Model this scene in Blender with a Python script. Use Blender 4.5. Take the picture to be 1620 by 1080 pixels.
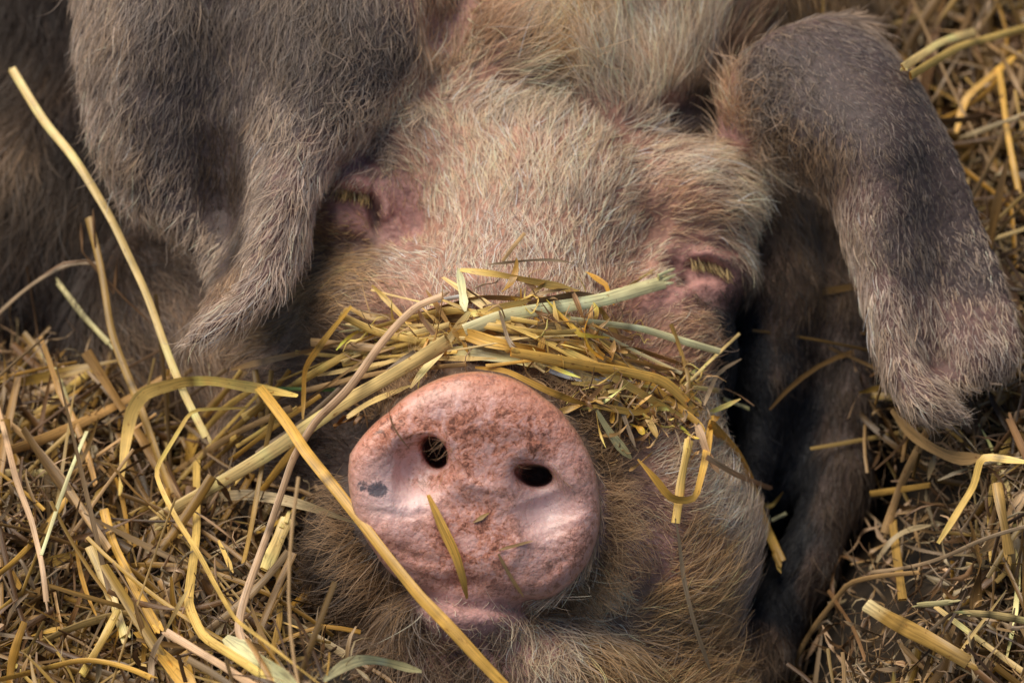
import bpy, math, random, numpy as np
from mathutils import Matrix, Vector
from mathutils.bvhtree import BVHTree
for o in list(bpy.data.objects): bpy.data.objects.remove(o)
scene = bpy.context.scene
C = scene.collection
rng = np.random.default_rng(11)
random.seed(11)

# ------------------------------------------------------------------ frame, camera, light
# Working units: 1 unit = 0.2716 mm. Working axes: X right, Y up, D away from the lens; M turns them into world metres
S = 0.44 / 1620.0
DIST = 2.0 / S
PITCH = math.radians(40)
cp, sp_ = math.cos(PITCH), math.sin(PITCH)
M3 = np.array([[1, 0, 0], [0, sp_, cp], [0, cp, -sp_]])         # columns: X, Y, D
BASE = np.array([0, 0, 0.155])
def W(px, py, d):
    k = 1 + np.asarray(d, float) / DIST
    return np.stack(np.broadcast_arrays((np.asarray(px, float) - 810) * k, (540 - np.asarray(py, float)) * k, np.asarray(d, float)), -1)
def PX(v):
    k = 1 + v[..., 2] / DIST
    return v[..., 0] / k + 810, 540 - v[..., 1] / k
def world(v):
    return (np.asarray(v, float) @ M3.T) * S + BASE

cam = bpy.data.cameras.new('camera'); cam_o = bpy.data.objects.new('camera', cam); C.objects.link(cam_o)
cam.sensor_width = 36; cam.lens = 36 * 2.0 / 0.44
cam_o.location = world(np.array([0, 0, -DIST]))
cam_o.rotation_euler = (math.pi / 2 - PITCH, 0, 0)
cam.clip_start = 0.05; cam.clip_end = 100
cam.dof.use_dof = True; cam.dof.focus_distance = 2.0 + 130 * S; cam.dof.aperture_fstop = 7.0
scene.camera = cam_o

world_ = bpy.data.worlds.new('World'); scene.world = world_; world_.use_nodes = True
wn = world_.node_tree
sky = wn.nodes.new('ShaderNodeTexSky'); sky.sky_type = 'NISHITA'; sky.sun_disc = False
LDIR = M3 @ np.array([-0.42, 0.86, -0.52]); LDIR = LDIR / np.linalg.norm(LDIR)
elev = math.asin(LDIR[2]); az = math.atan2(LDIR[0], LDIR[1])
sky.sun_elevation = elev; sky.sun_rotation = az
bg = wn.nodes['Background']; bg.inputs[1].default_value = 0.075
wn.links.new(sky.outputs[0], bg.inputs[0])
sun = bpy.data.lights.new('sun', 'SUN'); sun_o = bpy.data.objects.new('sun', sun); C.objects.link(sun_o)
sun.energy = 4.1; sun.angle = math.radians(52); sun.color = (1, 0.90, 0.77)
sun_o.rotation_euler = Vector(LDIR).to_track_quat('Z', 'Y').to_euler()
sun_o.location = (0, 0, 3)
scene.view_settings.view_transform = 'Standard'; scene.view_settings.look = 'None'
scene.view_settings.gamma = 1; scene.view_settings.exposure = 0.0
scene.view_settings.use_curve_mapping = False
scene.render.engine = 'CYCLES'
scene.cycles.max_bounces = 8; scene.cycles.transparent_max_bounces = 8
scene.cycles.caustics_reflective = False; scene.cycles.caustics_refractive = False
scene.cycles.use_denoising = True

# ------------------------------------------------------------------ the pig's body as one closed surface
def axis(segs):
    out = [segs[0][0]]
    for a, b, st in segs:
        n = max(1, int(round((b - a) / st))); out += list(a + (b - a) * (np.arange(n) + 1) / n)
    return np.array(out, float)
gx = axis([(-1250, -320, 13), (-320, 165, 4.5), (165, 400, 6), (400, 1000, 13)])
gy = axis([(-1000, -560, 22), (-560, -440, 13), (-440, -30, 4.5), (-30, 60, 8), (60, 310, 5.5), (310, 640, 13), (640, 1100, 30)])
gd = axis([(-60, 110, 4.5), (110, 360, 12), (360, 560, 8), (560, 760, 14), (760, 2600, 46)])
F = np.full((len(gx), len(gy), len(gd)), 1e3, np.float32)

def win(c, ext):
    sl = []
    for g, a, e in zip((gx, gy, gd), c, ext):
        i0 = np.searchsorted(g, a - e); i1 = np.searchsorted(g, a + e)
        sl.append(slice(max(0, i0 - 1), min(len(g), i1 + 1)))
    return tuple(sl)
def loc(sl):
    return (gx[sl[0]][:, None, None].astype(np.float32), gy[sl[1]][None, :, None].astype(np.float32), gd[sl[2]][None, None, :].astype(np.float32))
def smin(a, b, k):
    h = np.clip(0.5 + 0.5 * (b - a) / k, 0, 1)
    return b * (1 - h) + a * h - k * h * (1 - h)
def rotm(roll, yaw=0, pitch=0):
    r, y, p = math.radians(roll), math.radians(yaw), math.radians(pitch)
    Rz = np.array([[math.cos(r), -math.sin(r), 0], [math.sin(r), math.cos(r), 0], [0, 0, 1]])
    Ry = np.array([[math.cos(y), 0, math.sin(y)], [0, 1, 0], [-math.sin(y), 0, math.cos(y)]])
    Rx = np.array([[1, 0, 0], [0, math.cos(p), -math.sin(p)], [0, math.sin(p), math.cos(p)]])
    return Rz @ Ry @ Rx
def ell(px, py, d, rx, ry, rd, roll=0, yaw=0, pitch=0, k=40, cut=False):
    c = W(px, py, d); R = rotm(roll, yaw, pitch); r = np.array([rx, ry, rd], float)
    m = max(rx, ry, rd) + 2 * k + 20
    sl = win(c, (m, m, m)); x, y, z = loc(sl); x = x - c[0]; y = y - c[1]; z = z - c[2]
    q = [x * R[0, i] + y * R[1, i] + z * R[2, i] for i in range(3)]
    k0 = np.sqrt(sum((q[i] / r[i]) ** 2 for i in range(3))) + 1e-6
    k1 = np.sqrt(sum((q[i] / r[i] ** 2) ** 2 for i in range(3))) + 1e-9
    f = k0 * (k0 - 1) / k1
    F[sl] = -smin(-F[sl], f, k) if cut else smin(F[sl], f, k)
def caps(pts, k=40):                                            # chain of (px, py, d, r)
    for (a, b) in zip(pts[:-1], pts[1:]):
        A, B = W(*a[:3]), W(*b[:3]); ra, rb = a[3], b[3]
        c = (A + B) / 2; m = np.abs(A - B) / 2 + max(ra, rb) + 2 * k + 10
        sl = win(c, m); x, y, z = loc(sl); ab = B - A
        t = np.clip(((x - A[0]) * ab[0] + (y - A[1]) * ab[1] + (z - A[2]) * ab[2]) / (ab @ ab), 0, 1)
        f = np.sqrt((x - A[0] - t * ab[0]) ** 2 + (y - A[1] - t * ab[1]) ** 2 + (z - A[2] - t * ab[2]) ** 2) - (ra + (rb - ra) * t)
        F[sl] = smin(F[sl], f, k)

# torso, shoulders, neck
ell(420, -60, 1750, 980, 760, 760, k=60)
ell(1130, 0, 1080, 300, 260, 330, roll=-10, k=60)
ell(120, 380, 1150, 420, 420, 430, k=60)
ell(640, 120, 1020, 430, 340, 380, k=80)
ell(40, 120, 1020, 170, 330, 170, roll=8, k=60)
# cranium, forehead, face
ell(920, -20, 780, 330, 250, 260, roll=-12, k=80)
ell(890, 60, 690, 290, 170, 200, roll=-12, k=90)
ell(850, 210, 640, 300, 230, 190, roll=-12, k=60)
ell(880, 130, 660, 250, 150, 220, roll=-12, k=60)
ell(840, 330, 560, 270, 200, 190, roll=-12, k=60)
ell(1085, 320, 560, 125, 120, 135, roll=-20, k=50)              # brow over the eye, screen right
ell(650, 235, 540, 95, 120, 130, roll=-10, k=50)
caps([(835, 400, 480, 165), (800, 540, 360, 150), (768, 700, 225, 135)], k=60)      # nose bridge
caps([(830, 560, 460, 225), (790, 740, 290, 200), (755, 772, 222, 180)], k=50)      # muzzle
ell(620, 500, 470, 165, 130, 170, roll=15, k=50)                # cheek, screen left
ell(1040, 560, 500, 130, 190, 170, k=50)                        # cheek, screen right
ell(1010, 840, 430, 190, 300, 240, roll=6, k=50)
ell(930, 850, 250, 120, 130, 130, roll=-10, k=30)               # side of the upper lip
ell(600, 860, 260, 120, 130, 130, roll=12, k=35)
ell(735, 962, 115, 105, 56, 95, k=34)
ell(737, 966, 78, 72, 46, 56, roll=-6, k=20)                          # lower lip and chin
ell(770, 1060, 230, 260, 110, 170, k=50)
ell(1000, 1080, 420, 200, 160, 200, k=50)
ell(560, 700, 540, 240, 260, 200, k=50)                         # jaw behind the straw
ell(330, 560, 760, 260, 230, 190, roll=-30, k=50)               # jowl, screen left
ell(210, 700, 900, 260, 260, 220, k=60)
# folds of the neck on the screen right
ell(1215, 560, 700, 110, 330, 130, k=30)
caps([(1215, 300, 690, 70), (1235, 450, 640, 68), (1222, 600, 600, 42), (1195, 720, 570, 30), (1175, 830, 540, 30)], k=24)
caps([(1330, 300, 780, 90), (1348, 480, 700, 75), (1346, 640, 650, 60), (1326, 760, 610, 52), (1272, 900, 560, 48), (1196, 1030, 500, 56), (1100, 1130, 400, 70)], k=30)
ell(1290, 650, 880, 120, 420, 150, k=40)
ell(1390, 780, 1010, 150, 330, 170, k=40)
# ears: broad curved sheets with a gutter
def patch(rows, th, kk=14):
    P = np.array([[W(*p[:3]) for p in r] for r in rows]); T = np.array(th, float)
    def cr(P, n):
        out = []
        m = len(P)
        for i in range(m - 1):
            p0, p1, p2, p3 = P[max(i - 1, 0)], P[i], P[i + 1], P[min(i + 2, m - 1)]
            for t in np.arange(n) / n:
                out.append(0.5 * ((2 * p1) + (-p0 + p2) * t + (2 * p0 - 5 * p1 + 4 * p2 - p3) * t * t + (-p0 + 3 * p1 - 3 * p2 + p3) * t ** 3))
        out.append(P[-1]); return np.array(out)
    Q = cr(P, 11); T2 = cr(T[:, None].repeat(P.shape[1], 1), 11)
    Q = cr(Q.transpose(1, 0, 2), 10).transpose(1, 0, 2); T2 = cr(T2.T, 10).T
    n = Q.shape[1]; u = np.linspace(0, 1, n)
    edge = 0.5 + 0.5 * np.clip(np.minimum(u, 1 - u) / 0.16, 0, 1) ** 0.6
    G = np.full(F.shape, 1e3, np.float32)
    for i in range(Q.shape[0]):
        for j in range(n):
            c = Q[i, j]; r = T2[i, j] * edge[j]; e = r + 30
            sl = win(c, (e, e, e)); x, y, z = loc(sl)
            f = np.sqrt((x - c[0]) ** 2 + (y - c[1]) ** 2 + (z - c[2]) ** 2) - r
            np.minimum(G[sl], f, out=G[sl])
    return G
EAR_L = [
 [(735, -60, 560), (640, -80, 450), (490, -90, 420), (350, -90, 450), (230, -90, 430), (125, -80, 560)],
 [(712, 40, 520), (620, 50, 410), (490, 60, 375), (355, 70, 430), (235, 60, 395), (130, 60, 510)],
 [(665, 140, 490), (585, 160, 390), (475, 172, 350), (352, 185, 430), (240, 170, 400), (140, 150, 490)],
 [(578, 220, 430), (515, 243, 360), (445, 258, 330), (352, 275, 440), (255, 265, 410), (160, 240, 475)],
 [(508, 298, 370), (468, 318, 310), (428, 333, 295), (364, 345, 445), (285, 345, 430), (198, 312, 470)],
 [(482, 386, 320), (444, 395, 270), (406, 402, 265), (372, 410, 370), (335, 402, 430), (283, 378, 470)],
 [(448, 450, 262), (420, 458, 236), (392, 462, 236), (366, 460, 290), (356, 450, 345), (345, 432, 400)],
 [(384, 512, 232), (363, 512, 216), (344, 510, 216), (330, 505, 240), (326, 498, 262), (326, 492, 280)],
 [(308, 543, 225), (304, 541, 222), (306, 540, 222), (300, 538, 224), (298, 537, 226), (297, 536, 228)]]
EAR_R = [
 [(1150, 235, 560), (1165, 150, 510), (1220, 80, 490), (1300, 50, 530), (1370, 40, 620)],
 [(1235, 262, 500), (1262, 190, 430), (1320, 135, 410), (1390, 112, 450), (1440, 130, 540)],
 [(1315, 312, 440), (1350, 270, 370), (1400, 235, 350), (1452, 220, 410), (1502, 235, 445)],
 [(1352, 415, 410), (1388, 400, 340), (1430, 385, 350), (1480, 372, 405), (1550, 355, 415)],
 [(1372, 510, 390), (1408, 505, 315), (1446, 498, 345), (1500, 485, 385), (1592, 470, 395)],
 [(1400, 590, 370), (1430, 582, 300), (1476, 572, 375), (1530, 560, 345), (1612, 555, 380)],
 [(1430, 622, 350), (1452, 612, 300), (1478, 604, 335), (1520, 606, 335), (1590, 598, 375)]]
GL = patch(EAR_L, [26, 21, 17, 15, 14, 14, 14, 13, 10])
F = smin(F, GL, 16)
GR = patch(EAR_R, [26, 20, 17, 15, 14, 14, 12])
F = smin(F, GR, 16)
caps([(1428, 585, 315, 30), (1458, 626, 305, 32), (1486, 646, 300, 26), (1508, 656, 298, 17)], k=20)
# cheek and jaw under the ear, screen left
ell(520, 440, 570, 140, 110, 130, k=50)
ell(450, 560, 600, 190, 140, 160, k=50)
# ground of the eye regions
ell(575, 325, 490, 95, 95, 95, k=40)
ell(1105, 430, 520, 95, 80, 80, k=40)
ell(578, 322, 378, 55, 62, 30, roll=-20, k=36, cut=True)
ell(1108, 436, 418, 60, 40, 26, roll=-14, k=30, cut=True)
# snout disc
OUT = [(752,586),(812,598),(860,627),(903,668),(926,704),(942,742),(949,786),(949,840),(932,892),(905,925),(874,946),(836,952),(798,948),(750,943),(711,936),(663,936),(624,914),(591,873),(562,820),(550,762),(552,719),(576,685),(615,651),(663,613),(706,594)]
oa = np.array([(p[0] - 752, 770 - p[1]) for p in OUT], float)
th_ = np.arctan2(oa[:, 1], oa[:, 0]); rr_ = np.hypot(oa[:, 0], oa[:, 1]); od = np.argsort(th_)
th_, rr_ = th_[od], rr_[od]
c = W(752, 770, 36); sl = win(c, (300, 300, 110)); x, y, z = loc(sl)
x = x - c[0]; y = y - c[1]; z = z - c[2] - 0.07 * x + 0.10 * y    # faces a little down and to screen left
ang = np.arctan2(y, x) + 0 * x; rad = np.hypot(x, y)
R0 = np.interp(ang, th_, rr_, period=2 * math.pi).astype(np.float32)
rc = 34.0; hz = 44.0
q1 = (rad / R0 - 1) * 190 + rc; q2 = np.abs(z - 17 * (rad / R0) ** 2.4) - hz + rc
f = np.hypot(np.maximum(q1, 0), np.maximum(q2, 0)) + np.minimum(np.maximum(q1, q2), 0) - rc
F[sl] = smin(F[sl], f, 26)
# modelling of the disc: bowls, nostrils, ridges
ell(660, 745, -26, 44, 46, 50, roll=20, k=34, cut=True)
ell(688, 714, 24, 19, 28, 46, roll=28, k=20, cut=True)
ell(690, 716, 60, 18, 24, 60, roll=20, k=9, cut=True)
ell(862, 788, -26, 44, 58, 52, roll=24, k=34, cut=True)
ell(842, 750, 26, 30, 16, 48, roll=-14, k=20, cut=True)
ell(850, 752, 60, 26, 16, 60, k=9, cut=True)
# surface nets
def surface_nets(F):
    I = F < 0
    nx, ny, nz = F.shape
    acc = np.zeros((nx - 1, ny - 1, nz - 1, 3), np.float32); cnt = np.zeros((nx - 1, ny - 1, nz - 1), np.int16)
    corners = [(i, j, k) for i in (0, 1) for j in (0, 1) for k in (0, 1)]
    s = {c: F[c[0]:nx - 1 + c[0], c[1]:ny - 1 + c[1], c[2]:nz - 1 + c[2]] for c in corners}
    for a in corners:
        for ax in range(3):
            if a[ax]: continue
            b = list(a); b[ax] = 1; b = tuple(b)
            fa, fb = s[a], s[b]; m = (fa < 0) != (fb < 0)
            t = fa[m] / (fa[m] - fb[m])
            p = np.tile(np.array(a, np.float32), (len(t), 1)); p[:, ax] = t
            acc[m] += p; cnt[m] += 1
    cell = cnt > 0
    idx = -np.ones(cell.shape, np.int64); ii = np.argwhere(cell); idx[cell] = np.arange(len(ii))
    q = ii + acc[cell] / cnt[cell][:, None]
    V = np.stack([np.interp(q[:, n], np.arange(len(g)), g) for n, g in enumerate((gx, gy, gd))], 1)
    faces = []
    for ax in range(3):
        o1, o2 = [(1, 2), (2, 0), (0, 1)][ax]
        sa = [slice(1, -1)] * 3; sa[ax] = slice(0, -1); sb = list(sa); sb[ax] = slice(1, None)
        A = I[tuple(sa)]; B = I[tuple(sb)]; e = np.argwhere(A != B)
        sign = A[A != B]
        e = e + 1; e[:, ax] -= 1
        def at(d1, d2):
            p = e.copy(); p[:, o1] -= d1; p[:, o2] -= d2
            return idx[p[:, 0], p[:, 1], p[:, 2]]
        Q = np.stack([at(1, 1), at(0, 1), at(0, 0), at(1, 0)], 1)
        Q[~sign] = Q[~sign][:, ::-1]
        faces.append(Q)
    return V, np.concatenate(faces)
V, Fq = surface_nets(F)
del F, GL, GR
good = (Fq >= 0).all(1); Fq = Fq[good]
# drop loose islands (keep the surface reachable from the largest piece)
par = np.arange(len(V))
E = np.concatenate([Fq[:, [0, 1]], Fq[:, [1, 2]], Fq[:, [2, 3]], Fq[:, [3, 0]]])
lab = np.arange(len(V))
for _ in range(400):
    m = np.minimum(lab[E[:, 0]], lab[E[:, 1]]); old = lab.copy()
    np.minimum.at(lab, E[:, 0], m); np.minimum.at(lab, E[:, 1], m); lab = lab[lab]
    if (lab == old).all(): break
main = np.bincount(lab).argmax(); keep = lab == main
remap = np.cumsum(keep) - 1; Fq = remap[Fq[keep[Fq[:, 0]]]]; V = V[keep]
def smooth(V, Fq, it, w):
    E = np.concatenate([Fq[:, [0, 1]], Fq[:, [1, 2]], Fq[:, [2, 3]], Fq[:, [3, 0]]])
    n = np.bincount(E[:, 0], minlength=len(V)) + np.bincount(E[:, 1], minlength=len(V))
    for _ in range(it):
        A = np.zeros_like(V)
        for c in range(3):
            A[:, c] = np.bincount(E[:, 0], V[E[:, 1], c], len(V)) + np.bincount(E[:, 1], V[E[:, 0], c], len(V))
        V = V + w[:, None] * (A / np.maximum(n, 1)[:, None] - V)
    return V
px, py = PX(V)
eyes = ((np.hypot(px - 575, py - 325) < 110) | (np.hypot(px - 1110, py - 430) < 110)) & (V[:, 2] > 330) & (V[:, 2] < 620)
fine = (px > 540) & (px < 960) & (py > 575) & (py < 965) & (V[:, 2] < 100)
V = smooth(V, Fq, 4, np.where(fine, 0.35, 0.5))
def normals(V, Fq):
    n = np.cross(V[Fq[:, 2]] - V[Fq[:, 0]], V[Fq[:, 3]] - V[Fq[:, 1]])
    N = np.zeros_like(V)
    for j in range(4):
        for c in range(3): N[:, c] += np.bincount(Fq[:, j], n[:, c], len(V))
    return N / (np.linalg.norm(N, axis=1)[:, None] + 1e-9)
N = normals(V, Fq)
if (N[fine][:, 2]).mean() > 0: Fq = Fq[:, ::-1]; N = -N
# sculpting strokes: (points, radius, amount) move the visible skin in or out along its normal
STROKES = [
 ([(905, 150), (960, 190), (1010, 240)], 20, -9), ([(740, 125), (850, 140), (930, 110)], 24, -7),
 ([(1060, 150), (1095, 205)], 24, -26), ([(1000, 20), (1030, 120)], 24, -12), ([(1160, 20), (1155, 150)], 20, -14),
 ([(700, 0), (690, 80)], 26, -24), ([(930, 40), (960, 120)], 24, 12), ([(780, 60), (860, 90)], 28, 12),
 ([(640, 300), (665, 380)], 16, -8), ([(1000, 490), (1045, 470), (1075, 440), (1082, 410)], 13, -9), ([(1050, 330), (1010, 430)], 22, -9),
 ([(660, 946), (720, 955), (800, 964), (880, 962)], 12, -14),
 # eye on the screen left: upper lid, slit, lower lid, inner fold
 ([(525, 285), (565, 288), (592, 300)], 16, 20), ([(515, 302), (560, 309), (584, 315)], 6, -20), ([(584, 305), (590, 335), (596, 365)], 7, -24),
 ([(520, 350), (550, 352), (575, 362)], 20, 11), ([(605, 295), (612, 330), (606, 352)], 9, 15), ([(618, 350), (640, 378)], 13, 9),
 ([(540, 255), (575, 240), (610, 255)], 12, -9), ([(560, 262), (600, 270)], 8, 5), ([(540, 385), (590, 392)], 12, -7), ([(660, 250), (675, 320), (690, 370)], 18, 7),
 ([(628, 318), (640, 350), (658, 372)], 4, -5), ([(618, 372), (640, 392), (668, 398)], 5, -6), ([(530, 268), (560, 258), (596, 272)], 4, -5), ([(524, 372), (556, 376), (584, 386)], 4, -4), ([(526, 336), (552, 334), (578, 344)], 4, -4),
 ([(1076, 468), (1110, 474), (1150, 482)], 4, -4), ([(1098, 388), (1130, 388), (1162, 406)], 3.5, -4), ([(1040, 462), (1062, 440), (1070, 412)], 4, -4), ([(1088, 360), (1130, 362), (1170, 385)], 4, -4),
 # eye on the screen right
 ([(1092, 402), (1120, 399), (1158, 417)], 8, 11), ([(1088, 420), (1115, 418), (1155, 437)], 6, -17), ([(1088, 452), (1120, 456), (1150, 466)], 13, 12),
 ([(1084, 405), (1078, 430), (1068, 455)], 9, 7), ([(1100, 370), (1150, 385)], 10, 6), ([(1090, 380), (1130, 381), (1165, 400)], 5, -6),
 ([(1085, 482), (1130, 490)], 9, -6), ([(1076, 447), (1084, 441)], 6, -8),
 # snout disc: bowls under the nostrils, ridge between them, mounds
 ([(622, 755), (660, 758)], 46, -15), ([(856, 785), (874, 835)], 52, -18), ([(870, 830), (876, 850)], 30, -6),
 ([(712, 752), (752, 768), (806, 776)], 9, 4), ([(690, 795), (750, 800), (800, 815)], 14, -4), ([(700, 880), (760, 895), (810, 880)], 40, 9),
 ([(700, 650), (800, 665), (860, 710)], 40, 10), ([(640, 690), (668, 685), (700, 700), (712, 725)], 10, 7), ([(815, 748), (840, 733), (880, 745), (905, 775)], 10, 8),
 ([(600, 830), (640, 860)], 24, 6), ([(690, 780), (684, 830), (700, 880)], 10, 4), ([(808, 800), (822, 860), (806, 900)], 10, 5),
 ([(575, 806), (640, 818), (690, 808)], 6, -3), ([(720, 905), (728, 940)], 10, -4), ([(600, 850), (650, 880), (700, 890)], 7, -3), ([(640, 905), (700, 922), (780, 920)], 8, -4), ([(840, 925), (900, 880)], 8, -3), ([(800, 700), (850, 690), (900, 720)], 9, -3), ([(700, 610), (790, 620)], 8, -2.5), ([(600, 700), (650, 650)], 9, -3),
 ([(960, 880), (1010, 930), (1060, 900)], 20, -12)]
P0 = np.stack(PX(V), 1); front = N[:, 2] < -0.1
for pts, rad, amt in STROKES:
    dm = np.full(len(V), 1e9); tt = np.zeros(len(V)); ns = len(pts) - 1
    for k_, (a, b) in enumerate(zip(pts[:-1], pts[1:])):
        a = np.array(a, float); b = np.array(b, float); t = np.clip(((P0 - a) @ (b - a)) / ((b - a) @ (b - a)), 0, 1)
        dd = np.linalg.norm(P0 - a - t[:, None] * (b - a), axis=1)
        tt = np.where(dd < dm, (k_ + t) / ns, tt); dm = np.minimum(dm, dd)
    disc = pts[0][1] > 590 and 590 < pts[0][0] < 900 and pts[0][1] < 930
    g = np.exp(-(dm / rad) ** 2) * ((V[:, 2] > 330) | (pts[0][1] > 470)) * (1 - 0.75 * np.abs(2 * tt - 1) ** 3)
    if disc: V = V + np.array([0, 0, -1.0]) * (amt * g * (V[:, 2] < 110))[:, None]
    else: V = V + N * (amt * g * front * (V[:, 2] < 900))[:, None]
def vnoise(P, sc, seed):
    r = np.random.default_rng(seed); out = np.zeros(len(P))
    for o in range(3):
        for _ in range(5):
            k = r.normal(size=3); k *= (2 ** o) / sc / np.linalg.norm(k) * 2.2
            out += np.sin(P @ k * 2 + r.uniform(0, 6.28)) / (2 ** o)
    return out / 5
big = ~fine
V = V + N * (vnoise(V, 220, 3) * 7 * big)[:, None]
V = V + N * (vnoise(V, 60, 4) * 0.8 * fine)[:, None]
N = normals(V, Fq)
def mesh_obj(name, verts, faces, mat=None, parent=None, smooth_=True, raw=False):
    me = bpy.data.meshes.new(name)
    v = np.asarray(verts) if raw else world(verts)
    me.from_pydata(v.tolist(), [], np.asarray(faces).tolist() if not isinstance(faces, list) else faces)
    if smooth_: me.polygons.foreach_set('use_smooth', [True] * len(me.polygons))
    if mat: me.materials.append(mat)
    o = bpy.data.objects.new(name, me); C.objects.link(o)
    if parent: o.parent = parent
    return o
HAIRS = 150000
# ------------------------------------------------------------------ material helpers
def new_mat(name):
    m = bpy.data.materials.new(name); m.use_nodes = True
    nt = m.node_tree; return m, nt, nt.nodes['Principled BSDF'], nt.nodes['Material Output']
def nd(nt, t, **kw):
    n = nt.nodes.new(t)
    for k, v in kw.items():
        if k.startswith('i_'): n.inputs[k[2:].replace('_', ' ')].default_value = v
        else: setattr(n, k, v)
    return n
def ramp(nt, stops, src):
    n = nt.nodes.new('ShaderNodeValToRGB'); e = n.color_ramp.elements
    while len(e) < len(stops): e.new(0.5)
    for q, (p, c) in zip(e, stops): q.position = p; q.color = (*c, 1) if len(c) == 3 else c
    nt.links.new(src, n.inputs[0]); return n
def mixc(nt, a, b, f, mode='MIX'):
    n = nt.nodes.new('ShaderNodeMix'); n.data_type = 'RGBA'; n.blend_type = mode
    for s, v in ((n.inputs[6], a), (n.inputs[7], b), (n.inputs[0], f)):
        if isinstance(v, bpy.types.NodeSocket): nt.links.new(v, s)
        else: s.default_value = v if not isinstance(v, tuple) else (*v, 1)
    return n.outputs[2]
def math_(nt, op, a, b=0.0):
    n = nt.nodes.new('ShaderNodeMath'); n.operation = op
    for s, v in ((n.inputs[0], a), (n.inputs[1], b)):
        if isinstance(v, bpy.types.NodeSocket): nt.links.new(v, s)
        else: s.default_value = v
    return n.outputs[0]

# ------------------------------------------------------------------ what the eye line meets (used to lay things on real surfaces)
tri = np.concatenate([Fq[:, [0, 1, 2]], Fq[:, [0, 2, 3]]])
bvh = BVHTree.FromPolygons(V.tolist(), tri.tolist())
EYE = Vector((0, 0, -DIST))
def pig_depth(px, py):
    p = W(px, py, 0.0); h = bvh.ray_cast(EYE, (Vector(p) - EYE).normalized())
    return h[0][2] if h[0] is not None else None

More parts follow.
